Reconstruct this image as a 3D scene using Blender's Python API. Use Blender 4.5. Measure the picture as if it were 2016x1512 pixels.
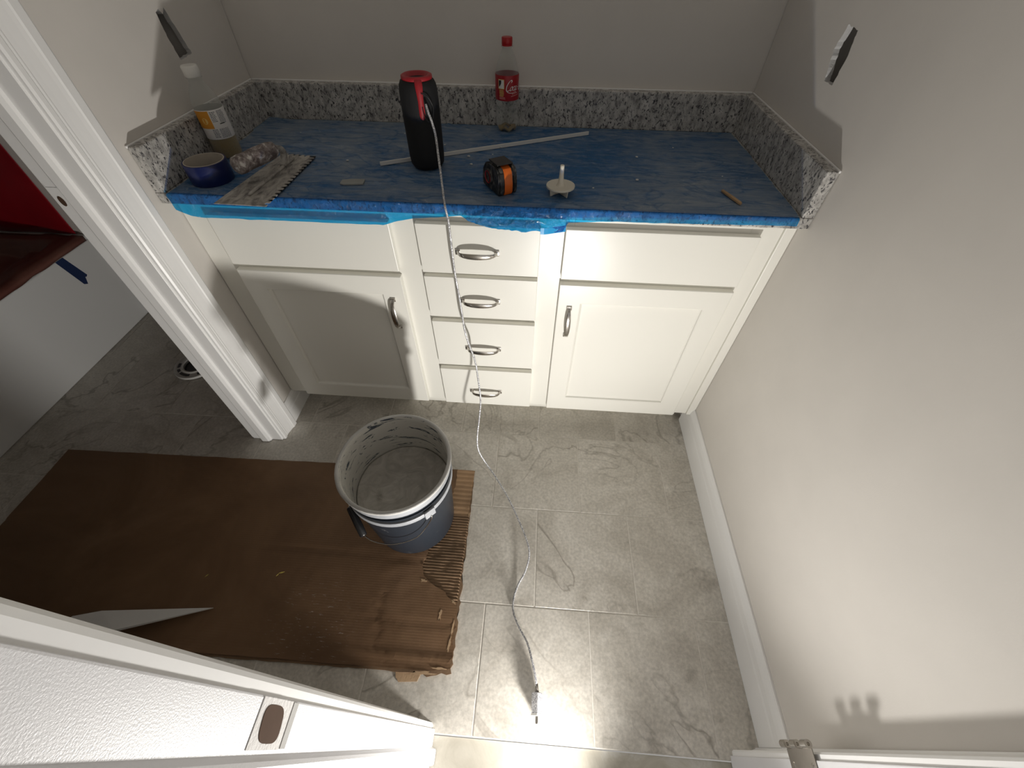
import bpy, bmesh, math, random
from mathutils import Vector, Matrix, noise
PI = math.pi
random.seed(7)
for o in list(bpy.data.objects): bpy.data.objects.remove(o)
SC = bpy.context.scene
COL = SC.collection

# ------------------------------------------------------------------ camera
cam_d = bpy.data.cameras.new('camera'); cam = bpy.data.objects.new('camera', cam_d); COL.objects.link(cam)
pit, yaw, rol = math.radians(-48.86), math.radians(-3.476), math.radians(0.6187)
fw = Vector((math.sin(yaw)*math.cos(pit), math.cos(yaw)*math.cos(pit), math.sin(pit)))
r0 = Vector((math.cos(yaw), -math.sin(yaw), 0)); u0 = r0.cross(fw)
rt = r0*math.cos(rol)+u0*math.sin(rol); up = -r0*math.sin(rol)+u0*math.cos(rol)
mw = Matrix((rt, up, -fw)).transposed().to_4x4(); mw.translation = Vector((0.9431, -1.5442, 1.3589))
cam.matrix_world = mw
cam_d.sensor_width = 36; cam_d.lens = 810.29/2016*36; cam_d.clip_start = 0.02
SC.camera = cam

# ------------------------------------------------------------------ light
w = bpy.data.worlds.new('ambient_fill'); SC.world = w; w.use_nodes = True  # added ambient fill that lifts the shadows, not a real daylight source
w.node_tree.nodes['Background'].inputs[0].default_value = (1.0, 0.97, 0.93, 1)
w.node_tree.nodes['Background'].inputs[1].default_value = 0.36
ld = bpy.data.lights.new('work_light', 'SPOT'); ld.energy = 55; ld.color = (1.0, 0.97, 0.92)
ld.shadow_soft_size = 0.028; ld.spot_size = math.radians(166); ld.spot_blend = 1.0
lo = bpy.data.objects.new('work_light', ld); COL.objects.link(lo)
lo.location = (1.145, -1.722, 0.078)
lo.rotation_euler = Vector((-0.70, 1, 1.05)).to_track_quat('-Z', 'Y').to_euler()
vs = SC.view_settings
vs.view_transform = 'Standard'; vs.look = 'None'; vs.exposure = 0.0; vs.gamma = 1.0; vs.use_curve_mapping = False

# ------------------------------------------------------------------ constants (metres)
W = 1.5786; H = 0.900; TH = 0.0268; YF = -0.588; YD = -0.5641; YFF = YD+0.019
ZC = 2.44

# ------------------------------------------------------------------ materials
def mat(name):
    m = bpy.data.materials.new(name); m.use_nodes = True
    nt = m.node_tree; b = nt.nodes['Principled BSDF']
    return m, nt, b
def N(nt, t, **kw):
    n = nt.nodes.new(t)
    for k, v in kw.items():
        if hasattr(n, k): setattr(n, k, v)
        else: n.inputs[k.replace('_', ' ')].default_value = v
    return n
def ramp(nt, src, stops):
    r = nt.nodes.new('ShaderNodeValToRGB'); e = r.color_ramp.elements
    while len(e) < len(stops): e.new(0.5)
    for i, (p, c) in enumerate(stops):
        e[i].position = p; e[i].color = (*c, 1) if len(c) == 3 else c
    nt.links.new(src, r.inputs[0]); return r
def coord(nt, scale=(1, 1, 1), kind='Object', rnd=False, rot=(0, 0, 0)):
    tc = nt.nodes.new('ShaderNodeTexCoord'); mp = nt.nodes.new('ShaderNodeMapping')
    mp.inputs['Scale'].default_value = scale; mp.inputs['Rotation'].default_value = rot
    nt.links.new(tc.outputs[kind], mp.inputs[0])
    if rnd:
        oi = nt.nodes.new('ShaderNodeObjectInfo'); mu = nt.nodes.new('ShaderNodeVectorMath'); mu.operation = 'SCALE'
        cb = nt.nodes.new('ShaderNodeCombineXYZ')
        nt.links.new(oi.outputs['Random'], cb.inputs[0]); nt.links.new(oi.outputs['Random'], cb.inputs[2])
        nt.links.new(cb.outputs[0], mu.inputs[0]); mu.inputs['Scale'].default_value = 37.0
        nt.links.new(mu.outputs[0], mp.inputs['Location'])
    return mp.outputs[0]
def noise_n(nt, vec, scale, detail=4, rough=0.55, dist=0.0):
    n = nt.nodes.new('ShaderNodeTexNoise'); n.inputs['Scale'].default_value = scale; n.inputs['Detail'].default_value = detail
    n.inputs['Roughness'].default_value = rough; n.inputs['Distortion'].default_value = dist
    nt.links.new(vec, n.inputs['Vector']); return n.outputs[0]
def bump(nt, b, src, strength, dist=0.002):
    bp = nt.nodes.new('ShaderNodeBump'); bp.inputs['Strength'].default_value = strength; bp.inputs['Distance'].default_value = dist
    nt.links.new(src, bp.inputs['Height']); nt.links.new(bp.outputs[0], b.inputs['Normal'])
def mixc(nt, fac, a, b_):
    m = nt.nodes.new('ShaderNodeMix'); m.data_type = 'RGBA'
    for s, v in ((6, a), (7, b_)):
        if isinstance(v, tuple): m.inputs[s].default_value = (*v, 1)
        else: nt.links.new(v, m.inputs[s])
    if isinstance(fac, float): m.inputs[0].default_value = fac
    else: nt.links.new(fac, m.inputs[0])
    return m.outputs[2]
def plain(name, col, rough=0.5, metal=0.0, spec=0.5, bumpy=None, vary=0.0):
    m, nt, b = mat(name)
    b.inputs['Base Color'].default_value = (*col, 1); b.inputs['Roughness'].default_value = rough
    b.inputs['Metallic'].default_value = metal; b.inputs['Specular IOR Level'].default_value = spec
    if vary or bumpy:
        v = coord(nt)
        if vary:
            n = noise_n(nt, v, 9, 5); r = ramp(nt, n, [(0.3, tuple(c*(1-vary) for c in col)), (0.7, tuple(min(1, c*(1+vary)) for c in col))])
            nt.links.new(r.outputs[0], b.inputs['Base Color'])
        if bumpy: bump(nt, b, noise_n(nt, v, bumpy[0], 3), bumpy[1], 0.001)
    return m
M = {}
M['wall'] = plain('wall_paint', (0.72, 0.685, 0.64), 0.65, bumpy=(350, 0.12), vary=0.02)
M['ceiling'] = plain('ceiling_paint', (0.78, 0.77, 0.75), 0.8, bumpy=(200, 0.2))
M['trim'] = plain('trim_paint', (0.89, 0.885, 0.875), 0.35, bumpy=(120, 0.06), vary=0.015)
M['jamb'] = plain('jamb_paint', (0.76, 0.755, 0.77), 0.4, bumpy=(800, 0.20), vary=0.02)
M['cabinet'] = plain('cabinet_paint', (0.88, 0.865, 0.80), 0.33, bumpy=(90, 0.02))
M['gypsum'] = plain('gypsum', (0.62, 0.61, 0.60), 0.9, bumpy=(300, 0.8), vary=0.15)
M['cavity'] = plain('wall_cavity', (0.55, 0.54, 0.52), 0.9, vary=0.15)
M['nickel'] = plain('brushed_nickel', (0.62, 0.59, 0.55), 0.22, 1.0)
M['steel_worn'] = plain('worn_steel', (0.22, 0.20, 0.175), 0.5, 0.8, bumpy=(60, 0.15), vary=0.2)
M['filler'] = plain('wood_filler', (0.80, 0.78, 0.76), 0.8, bumpy=(300, 0.8), vary=0.10)
M['hole'] = plain('shaded_wood_hole', (0.10, 0.06, 0.04), 0.9, spec=0.1, vary=0.25)  # the recess shade is put into this dark colour; the holes are flat
M['blacksoft'] = plain('black_mesh_fabric', (0.006, 0.006, 0.007), 0.75, bumpy=(900, 0.4))
M['blackplastic'] = plain('black_plastic', (0.012, 0.012, 0.013), 0.35)
M['red_rubber'] = plain('red_rubber', (0.36, 0.014, 0.022), 0.42)
M['red_cap'] = plain('red_cap_plastic', (0.42, 0.012, 0.015), 0.35)
M['red_label'] = plain('red_label', (0.36, 0.009, 0.016), 0.35)
M['white_print'] = plain('white_print', (0.82, 0.80, 0.78), 0.5)
M['yellow_print'] = plain('yellow_print', (0.75, 0.55, 0.18), 0.5)
M['black_print'] = plain('black_print', (0.02, 0.02, 0.02), 0.5)
M['grey_print'] = plain('grey_print', (0.22, 0.23, 0.25), 0.5)
M['orange_print'] = plain('orange_print', (0.78, 0.33, 0.03), 0.45, vary=0.15)
M['lightorange_print'] = plain('light_orange_print', (0.85, 0.58, 0.18), 0.45)
M['pink_print'] = plain('pale_red_print', (0.75, 0.35, 0.33), 0.5)
M['white_plastic'] = plain('white_plastic', (0.80, 0.79, 0.75), 0.35, vary=0.03)
M['cream_plastic'] = plain('cream_plastic', (0.74, 0.70, 0.60), 0.4, vary=0.04)
M['orange_plastic'] = plain('orange_plastic', (0.72, 0.14, 0.012), 0.4, vary=0.08)
M['tape_blue'] = plain('blue_masking_tape', (0.006, 0.013, 0.085), 0.33, bumpy=(300, 0.1))
M['tape_core'] = plain('card_core', (0.52, 0.46, 0.38), 0.8, vary=0.1)
M['bluestrip'] = plain('blue_tape_strip', (0.010, 0.028, 0.10), 0.6)
M['wood'] = plain('pale_wood', (0.42, 0.27, 0.14), 0.6, vary=0.2)
M['tub'] = plain('tub_acrylic', (0.80, 0.80, 0.79), 0.30)
M['pvc'] = plain('white_pvc', (0.66, 0.65, 0.62), 0.45, vary=0.1)
M['shim'] = plain('mortar_chip', (0.33, 0.34, 0.33), 0.8, vary=0.1)
M['crumb'] = plain('dry_mortar_crumb', (0.66, 0.65, 0.62), 0.9)
M['leaf'] = plain('dry_leaf', (0.55, 0.44, 0.10), 0.7)
M['subfloor'] = plain('mortar_bed', (0.52, 0.50, 0.46), 0.9, bumpy=(80, 0.3), vary=0.08)
M['grey_board'] = plain('primed_board', (0.70, 0.69, 0.67), 0.6, vary=0.04)

def m_tile():
    m, nt, b = mat('stone_look_tile'); v = coord(nt, rnd=True)
    n1 = noise_n(nt, v, 5.0, 7, 0.62, 1.2); base = ramp(nt, n1, [(0.28, (0.47, 0.435, 0.38)), (0.52, (0.60, 0.565, 0.505)), (0.74, (0.71, 0.675, 0.615))])
    n2 = noise_n(nt, v, 2.6, 4, 0.5, 1.3)
    vein = ramp(nt, n2, [(0.485, (0, 0, 0)), (0.50, (1, 1, 1)), (0.515, (0, 0, 0))])
    n4 = noise_n(nt, v, 1.7, 2); vm = ramp(nt, n4, [(0.40, (0, 0, 0)), (0.60, (0.8, 0.8, 0.8))])
    mul = nt.nodes.new('ShaderNodeMath'); mul.operation = 'MULTIPLY'; nt.links.new(vein.outputs[0], mul.inputs[0]); nt.links.new(vm.outputs[0], mul.inputs[1])
    c = mixc(nt, mul.outputs[0], base.outputs[0], (0.29, 0.26, 0.22))
    n5 = noise_n(nt, v, 4.0, 4, 0.5, 3.0); pale = ramp(nt, n5, [(0.60, (0, 0, 0)), (0.72, (0.55, 0.55, 0.55))])
    c = mixc(nt, pale.outputs[0], c, (0.72, 0.69, 0.63))
    n3 = noise_n(nt, v, 120, 3); sp = ramp(nt, n3, [(0.3, (0.82, 0.82, 0.82)), (0.7, (1.1, 1.1, 1.1))])
    mm = nt.nodes.new('ShaderNodeMix'); mm.data_type = 'RGBA'; mm.blend_type = 'MULTIPLY'; mm.inputs[0].default_value = 1
    nt.links.new(c, mm.inputs[6]); nt.links.new(sp.outputs[0], mm.inputs[7]); nt.links.new(mm.outputs[2], b.inputs['Base Color'])
    b.inputs['Roughness'].default_value = 0.42; bump(nt, b, n1, 0.10, 0.002); return m
M['tile'] = m_tile()
def m_grout():
    m, nt, b = mat('grout'); v = coord(nt); n = noise_n(nt, v, 60, 3)
    r = ramp(nt, n, [(0.3, (0.60, 0.565, 0.51)), (0.7, (0.74, 0.705, 0.645))]); nt.links.new(r.outputs[0], b.inputs['Base Color'])
    b.inputs['Roughness'].default_value = 0.9; return m
M['grout'] = m_grout()
def m_concrete():
    m, nt, b = mat('stained_concrete'); v = coord(nt); n = noise_n(nt, v, 9, 8, 0.65, 0.6)
    r = ramp(nt, n, [(0.30, (0.36, 0.33, 0.27)), (0.52, (0.50, 0.47, 0.40)), (0.62, (0.60, 0.58, 0.53)), (0.75, (0.40, 0.35, 0.28))])
    nt.links.new(r.outputs[0], b.inputs['Base Color']); b.inputs['Roughness'].default_value = 0.75; bump(nt, b, n, 0.4, 0.003); return m
M['concrete'] = m_concrete()
def m_granite():
    m, nt, b = mat('speckled_granite'); v = coord(nt, (1, 1, 0.62), rot=(0.25, 0.3, 0.2))
    n1 = noise_n(nt, v, 58, 5, 0.6, 0.4); base = ramp(nt, n1, [(0.30, (0.20, 0.19, 0.18)), (0.5, (0.47, 0.455, 0.43)), (0.70, (0.66, 0.64, 0.61))])
    n2 = noise_n(nt, v, 190, 3, 0.55, 0.5); d = ramp(nt, n2, [(0.34, (1, 1, 1)), (0.43, (0, 0, 0))])
    c = mixc(nt, d.outputs[0], base.outputs[0], (0.045, 0.043, 0.048))
    n3 = noise_n(nt, v, 105, 4, 0.6, 0.9); d2 = ramp(nt, n3, [(0.36, (0.9, 0.9, 0.9)), (0.43, (0, 0, 0))])
    c = mixc(nt, d2.outputs[0], c, (0.07, 0.068, 0.075)); nt.links.new(c, b.inputs['Base Color'])
    b.inputs['Roughness'].default_value = 0.22; return m
M['granite'] = m_granite()
def m_film(name, dusty):
    m, nt, b = mat(name); out = nt.nodes['Material Output']; v = coord(nt)
    b.inputs['Base Color'].default_value = (0.004, 0.15, 0.40, 1) if dusty else (0.002, 0.20, 0.62, 1); b.inputs['Roughness'].default_value = 0.14
    tr = N(nt, 'ShaderNodeBsdfTransparent'); tr.inputs[0].default_value = (0.02, 0.46, 0.86, 1) if dusty else (0.01, 0.50, 0.95, 1)
    m1 = N(nt, 'ShaderNodeMixShader'); m1.inputs[0].default_value = 0.45 if dusty else 0.74
    nt.links.new(b.outputs[0], m1.inputs[1]); nt.links.new(tr.outputs[0], m1.inputs[2])
    last = m1
    if dusty:
        n1 = noise_n(nt, v, 2.6, 3, 0.5, 0.8); n2 = noise_n(nt, v, 16, 6, 0.7, 1.2)
        n3 = noise_n(nt, coord(nt, (3, 16, 8), rot=(0, 0, 0.45)), 3, 5, 0.65, 1.2)
        def madd(x, k, y):
            a = N(nt, 'ShaderNodeMath'); a.operation = 'MULTIPLY_ADD'; nt.links.new(x, a.inputs[0]); a.inputs[1].default_value = k
            if isinstance(y, float): a.inputs[2].default_value = y
            else: nt.links.new(y, a.inputs[2])
            return a.outputs[0]
        q0 = madd(n3, 0.8, madd(n2, 0.5, n1)); hf = N(nt, 'ShaderNodeMath'); hf.operation = 'MULTIPLY'; nt.links.new(q0, hf.inputs[0]); hf.inputs[1].default_value = 0.435; q = hf.outputs[0]
        r = ramp(nt, q, [(0.41, (0.05, 0.05, 0.05)), (0.50, (0.36, 0.36, 0.36)), (0.60, (0.66, 0.66, 0.66))])
        vn = ramp(nt, noise_n(nt, coord(nt, (1.2, 2.6, 1), rot=(0, 0, 0.5)), 2.2, 3, 0.5, 2.5), [(0.47, (1, 1, 1)), (0.5, (0.50, 0.50, 0.50)), (0.53, (1, 1, 1))])
        ml = N(nt, 'ShaderNodeMath'); ml.operation = 'MULTIPLY'; nt.links.new(r.outputs[0], ml.inputs[0]); nt.links.new(vn.outputs[0], ml.inputs[1])
        sp = ramp(nt, noise_n(nt, v, 60, 4, 0.7, 1.5), [(0.62, (0, 0, 0)), (0.72, (0.35, 0.35, 0.35))])
        ad = N(nt, 'ShaderNodeMath'); ad.operation = 'ADD'; nt.links.new(ml.outputs[0], ad.inputs[0]); nt.links.new(sp.outputs[0], ad.inputs[1])
        df = N(nt, 'ShaderNodeBsdfDiffuse'); df.inputs[0].default_value = (0.37, 0.40, 0.42, 1)
        m3 = N(nt, 'ShaderNodeMixShader'); nt.links.new(ad.outputs[0], m3.inputs[0]); nt.links.new(last.outputs[0], m3.inputs[1]); nt.links.new(df.outputs[0], m3.inputs[2]); last = m3
    bp = N(nt, 'ShaderNodeBump'); bp.inputs['Strength'].default_value = 0.7 if dusty else 1.0; bp.inputs['Distance'].default_value = 0.004 if dusty else 0.010
    nb_ = noise_n(nt, v, 38 if dusty else 55, 4, 0.6, 1.8); nt.links.new(nb_, bp.inputs['Height']); nt.links.new(bp.outputs[0], b.inputs['Normal'])
    if not dusty:
        gl = N(nt, 'ShaderNodeBsdfGlossy'); gl.inputs['Roughness'].default_value = 0.10; nt.links.new(bp.outputs[0], gl.inputs['Normal'])
        m4 = N(nt, 'ShaderNodeMixShader'); m4.inputs[0].default_value = 0.06; nt.links.new(last.outputs[0], m4.inputs[1]); nt.links.new(gl.outputs[0], m4.inputs[2]); last = m4
    nt.links.new(last.outputs[0], out.inputs[0]); return m
M['film'] = m_film('dusty_blue_film', True); M['film_edge'] = m_film('glossy_blue_film', False)
M['film_fold'] = m_film('folded_blue_film', False)
for n_ in M['film_fold'].node_tree.nodes:
    if n_.type == 'MIX_SHADER' and abs(n_.inputs[0].default_value-.74) < 1e-4: n_.inputs[0].default_value = .42
    if n_.type == 'BSDF_GLOSSY': n_.inputs['Roughness'].default_value = .05
def m_filmtape():
    m, nt, b = mat('cyan_tape'); b.inputs['Base Color'].default_value = (0.01, 0.36, 0.78, 1); b.inputs['Roughness'].default_value = 0.3
    bump(nt, b, noise_n(nt, coord(nt), 60, 2), 0.1); return m
M['film_tape'] = m_filmtape()
def m_card():
    m, nt, b = mat('brown_cardboard'); v = coord(nt)
    n1 = noise_n(nt, v, 2.4, 6, 0.6, 0.7); r = ramp(nt, n1, [(0.3, (0.125, 0.070, 0.037)), (0.55, (0.18, 0.105, 0.057)), (0.75, (0.235, 0.142, 0.082))])
    wv = nt.nodes.new('ShaderNodeTexWave'); wv.bands_direction = 'Y'; wv.inputs['Scale'].default_value = 45; wv.inputs['Distortion'].default_value = 0.6; wv.inputs['Detail'].default_value = 1
    nt.links.new(v, wv.inputs['Vector'])
    mp = coord(nt, (6, 90, 1)); n2 = noise_n(nt, mp, 3.5, 4, 0.6); sc = ramp(nt, n2, [(0.74, (0, 0, 0)), (0.80, (1, 1, 1))])
    n3 = noise_n(nt, v, 2.6, 1); sm = ramp(nt, n3, [(0.56, (0, 0, 0)), (0.64, (0.6, 0.6, 0.6))])
    mu = N(nt, 'ShaderNodeMath'); mu.operation = 'MULTIPLY'; nt.links.new(sc.outputs[0], mu.inputs[0]); nt.links.new(sm.outputs[0], mu.inputs[1])
    c = mixc(nt, mu.outputs[0], r.outputs[0], (0.55, 0.52, 0.47))
    # scuffed patch of pale scratches
    tc2 = [n for n in nt.nodes if n.type == 'TEX_COORD'][0]
    dv = N(nt, 'ShaderNodeVectorMath'); dv.operation = 'DISTANCE'; nt.links.new(tc2.outputs['Object'], dv.inputs[0]); dv.inputs[1].default_value = (.36, -.235, .009)
    dm = ramp(nt, dv.outputs['Value'], [(0.05, (1, 1, 1)), (0.17, (0, 0, 0))])
    s2 = ramp(nt, noise_n(nt, coord(nt, (14, 130, 1)), 2.6, 4, 0.7), [(0.62, (0, 0, 0)), (0.68, (0.8, 0.8, 0.8))])
    s3 = N(nt, 'ShaderNodeMath'); s3.operation = 'MULTIPLY'; nt.links.new(dm.outputs[0], s3.inputs[0]); nt.links.new(s2.outputs[0], s3.inputs[1])
    c = mixc(nt, s3.outputs[0], c, (0.60, 0.58, 0.54))
    nt.links.new(c, b.inputs['Base Color']); b.inputs['Roughness'].default_value = 0.55
    b.inputs['Specular IOR Level'].default_value = 0.25
    ad = N(nt, 'ShaderNodeMath'); ad.operation = 'MULTIPLY_ADD'; ad.inputs[1].default_value = 0.5
    wm = N(nt, 'ShaderNodeMath'); wm.operation = 'MULTIPLY'; nt.links.new(wv.outputs['Fac'], wm.inputs[0]); wm.inputs[1].default_value = 0.22
    nt.links.new(noise_n(nt, v, 150, 3), ad.inputs[0]); nt.links.new(wm.outputs[0], ad.inputs[2]); bump(nt, b, ad.outputs[0], 0.45, 0.0008); return m
M['card'] = m_card()
M['card_raw'] = plain('raw_cardboard', (0.19, 0.118, 0.066), 0.85, bumpy=(180, 0.4), vary=0.28)
M['card_ply'] = plain('inner_cardboard_ply', (0.34, 0.215, 0.12), 0.85, bumpy=(150, 0.5), vary=0.25)
M['card_pale'] = plain('pale_cardboard', (0.44, 0.30, 0.18), 0.9, bumpy=(180, 0.4), vary=0.2)
def m_bucket():
    m, nt, b = mat('grey_bucket_plastic'); v = coord(nt)
    n = noise_n(nt, v, 30, 5, 0.6, 0.5); r = ramp(nt, n, [(0.66, (0.014, 0.019, 0.027)), (0.76, (0.16, 0.16, 0.16))])
    nt.links.new(r.outputs[0], b.inputs['Base Color']); b.inputs['Roughness'].default_value = 0.38
    bump(nt, b, n, 0.15, 0.001); return m
M['bucket'] = m_bucket()
def m_bucket_in():
    m, nt, b = mat('mortar_smeared_plastic'); v = coord(nt, (7, 7, 34)); n = noise_n(nt, v, 1.6, 5, 0.65, 1.6)
    r = ramp(nt, n, [(0.39, (0.06, 0.075, 0.09)), (0.43, (0.60, 0.58, 0.53))]); nt.links.new(r.outputs[0], b.inputs['Base Color'])
    b.inputs['Roughness'].default_value = 0.7; bump(nt, b, n, 0.5, 0.003); return m
M['bucket_in'] = m_bucket_in()
M['bucket_band'] = plain('pale_bucket_plastic', (0.30, 0.31, 0.33), 0.5, bumpy=(80, 0.2), vary=0.25)  # bands and front lug, paler grey than the bucket body
M['bucket_rim'] = plain('mortar_crusted_rim', (0.46, 0.45, 0.43), 0.7, bumpy=(120, 0.8), vary=0.22)
def m_mortar():
    m, nt, b = mat('wet_mortar'); v = coord(nt); n = noise_n(nt, v, 14, 4, 0.55, 3.0)
    r = ramp(nt, n, [(0.3, (0.38, 0.355, 0.315)), (0.7, (0.54, 0.51, 0.46))]); nt.links.new(r.outputs[0], b.inputs['Base Color'])
    b.inputs['Roughness'].default_value = 0.5; bump(nt, b, n, 0.7, 0.006); return m
M['mortar'] = m_mortar()
def m_mortarsteel():
    m, nt, b = mat('mortar_smeared_steel'); v = coord(nt, (2.2, 1, 2)); n = noise_n(nt, v, 22, 7, 0.7, 0.8)
    r = ramp(nt, n, [(0.36, (0.13, 0.125, 0.12)), (0.5, (0.36, 0.34, 0.315)), (0.64, (0.50, 0.48, 0.44))]); nt.links.new(r.outputs[0], b.inputs['Base Color'])
    b.inputs['Roughness'].default_value = 0.6; bump(nt, b, n, 0.6, 0.0015); return m
M['mortarsteel'] = m_mortarsteel()
def m_handlewrap():
    m, nt, b = mat('mortar_caked_grip'); v = coord(nt); n = noise_n(nt, v, 60, 4, 0.65, 0.5)
    r = ramp(nt, n, [(0.42, (0.12, 0.09, 0.085)), (0.56, (0.30, 0.26, 0.245)), (0.66, (0.66, 0.63, 0.60))]); nt.links.new(r.outputs[0], b.inputs['Base Color'])
    b.inputs['Roughness'].default_value = 0.6; bump(nt, b, n, 0.8, 0.002); return m
M['handlewrap'] = m_handlewrap()
def m_scuffblack():
    m, nt, b = mat('scuffed_black_rubber'); v = coord(nt, (1, 1, 0.4)); n = noise_n(nt, v, 130, 4, 0.65, 0.6)
    r = ramp(nt, n, [(0.52, (0.010, 0.010, 0.010)), (0.66, (0.16, 0.15, 0.14))]); nt.links.new(r.outputs[0], b.inputs['Base Color'])
    b.inputs['Roughness'].default_value = 0.5; return m
M['scuffblack'] = m_scuffblack()
def m_braid(name, sc):
    m, nt, b = mat(name); v = coord(nt); vo = nt.nodes.new('ShaderNodeTexVoronoi'); vo.inputs['Scale'].default_value = sc; nt.links.new(v, vo.inputs['Vector'])
    r = ramp(nt, vo.outputs['Color'], [(0.25, (0.30, 0.30, 0.32)), (0.6, (0.62, 0.62, 0.64)), (0.85, (0.92, 0.92, 0.93))])
    nt.links.new(r.outputs[0], b.inputs['Base Color']); b.inputs['Metallic'].default_value = 0.45; b.inputs['Roughness'].default_value = 0.3
    bump(nt, b, vo.outputs['Distance'], 0.7, 0.0008); return m
M['braid'] = m_braid('silver_braid', 480); M['glitter'] = m_braid('silver_glitter', 620)
def m_clear(name, tint, gl=0.55, haze=0.06):
    m, nt, b = mat(name); out = nt.nodes['Material Output']
    tr = N(nt, 'ShaderNodeBsdfTransparent'); tr.inputs[0].default_value = (*tint, 1)
    b.inputs['Base Color'].default_value = (*[min(1, t) for t in tint], 1); b.inputs['Roughness'].default_value = 0.08
    lw = N(nt, 'ShaderNodeLayerWeight'); lw.inputs[0].default_value = 0.35
    mr = N(nt, 'ShaderNodeMapRange'); mr.inputs[3].default_value = haze; mr.inputs[4].default_value = gl; nt.links.new(lw.outputs['Facing'], mr.inputs[0])
    mx = N(nt, 'ShaderNodeMixShader'); nt.links.new(mr.outputs[0], mx.inputs[0]); nt.links.new(tr.outputs[0], mx.inputs[1]); nt.links.new(b.outputs[0], mx.inputs[2])
    bump(nt, b, noise_n(nt, coord(nt), 60, 3), 0.4, 0.002)
    nt.links.new(mx.outputs[0], out.inputs[0]); return m
M['pet'] = m_clear('clear_plastic', (0.92, 0.93, 0.92), 0.34, 0.08)
M['liquid'] = m_clear('amber_juice', (0.62, 0.46, 0.16), 0.5, 0.30)
def m_sheet(name, c1, c2, rough):
    m, nt, b = mat(name); n = noise_n(nt, coord(nt), 4, 4, 0.6, 1.0); r = ramp(nt, n, [(0.3, c1), (0.7, c2)])
    nt.links.new(r.outputs[0], b.inputs['Base Color']); b.inputs['Roughness'].default_value = rough
    bump(nt, b, noise_n(nt, coord(nt), 14, 4), 0.3, 0.004); return m
M['red_sheet'] = m_sheet('red_plastic_sheet', (0.22, 0.003, 0.010), (0.30, 0.006, 0.014), 0.35)
M['brown_sheet'] = m_sheet('dark_brown_sheet', (0.13, 0.040, 0.030), (0.22, 0.10, 0.075), 0.45)

# ------------------------------------------------------------------ builders
def finish(bm, smooth=False):
    bmesh.ops.recalc_face_normals(bm, faces=bm.faces)
    if smooth:
        for f in bm.faces: f.smooth = True
    return bm
def obj(name, bm, m, parent=None, smooth=None, origin=None, autosmooth=None):
    """link bm (world coordinates) as one mesh object; parent's location is subtracted."""
    me = bpy.data.meshes.new(name)
    off = Vector(origin) if origin is not None else Vector((0, 0, 0))
    if origin is not None: bmesh.ops.translate(bm, verts=bm.verts, vec=-off)
    if smooth is not None:
        for f in bm.faces: f.smooth = smooth
    bm.to_mesh(me); bm.free()
    if isinstance(m, (list, tuple)):
        for x in m: me.materials.append(x)
    else: me.materials.append(m)
    if autosmooth:
        me.set_sharp_from_angle(angle=math.radians(autosmooth))
    o = bpy.data.objects.new(name, me); COL.objects.link(o)
    wl = off.copy()
    if parent is not None:
        o.parent = parent; p = parent; base = Vector((0, 0, 0))
        while p is not None: base += Vector(p.location); p = p.parent
        if origin is None:
            # keep the vertices in world place
            me.transform(Matrix.Translation(-base)); o.location = (0, 0, 0)
        else: o.location = wl-base
    else: o.location = wl
    return o
def thing(name, loc, label, cat, group=None):
    o = bpy.data.objects.new(name, None); COL.objects.link(o); o.location = loc; o.empty_display_size = 0.05
    o['label'] = label; o['category'] = cat
    if group: o['group'] = group
    return o
def tag(o, label, cat, group=None):
    o['label'] = label; o['category'] = cat
    if group: o['group'] = group
    return o
def struct(o, label=None, cat=None):
    o['kind'] = 'structure'
    if label: o['label'] = label
    if cat: o['category'] = cat
    return o
def sroot(name, loc, label=None, cat=None):
    o = bpy.data.objects.new(name, None); COL.objects.link(o); o.location = loc; o.empty_display_size = 0.05
    return struct(o, label, cat)
def box(bm, x0, x1, y0, y1, z0, z1, bev=0.0, seg=2, mtx=None):
    t = bmesh.new()
    r = bmesh.ops.create_cube(t, size=1)
    for v in t.verts: v.co = Vector(((x0+x1)/2+v.co.x*(x1-x0), (y0+y1)/2+v.co.y*(y1-y0), (z0+z1)/2+v.co.z*(z1-z0)))
    if bev > 0: bmesh.ops.bevel(t, geom=list(t.edges), offset=bev, segments=seg, profile=0.5, affect='EDGES')
    if mtx is not None: bmesh.ops.transform(t, matrix=mtx, verts=t.verts)
    merge(bm, t); return bm
def merge(bm, t):
    me = bpy.data.meshes.new('tmp'); t.to_mesh(me); t.free(); bm.from_mesh(me); bpy.data.meshes.remove(me)
def nb(): return bmesh.new()
def prism(bm, pts, mtx, h):
    """closed 2-D outline pts (u,v) extruded 0..h along the third local axis; mtx maps (u,v,w) to world."""
    t = bmesh.new()
    a = [t.verts.new((u, v, 0)) for u, v in pts]; b = [t.verts.new((u, v, h)) for u, v in pts]; n = len(pts)
    for i in range(n): t.faces.new((a[i], a[(i+1) % n], b[(i+1) % n], b[i]))
    fa = t.faces.new(a); fb = t.faces.new(b[::-1])
    bmesh.ops.triangulate(t, faces=[fa, fb])
    bmesh.ops.transform(t, matrix=mtx, verts=t.verts); bmesh.ops.recalc_face_normals(t, faces=t.faces); merge(bm, t); return bm
def frame(o, ux, uy, uz):
    m = Matrix((Vector(ux), Vector(uy), Vector(uz))).transposed().to_4x4(); m.translation = Vector(o); return m
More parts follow.
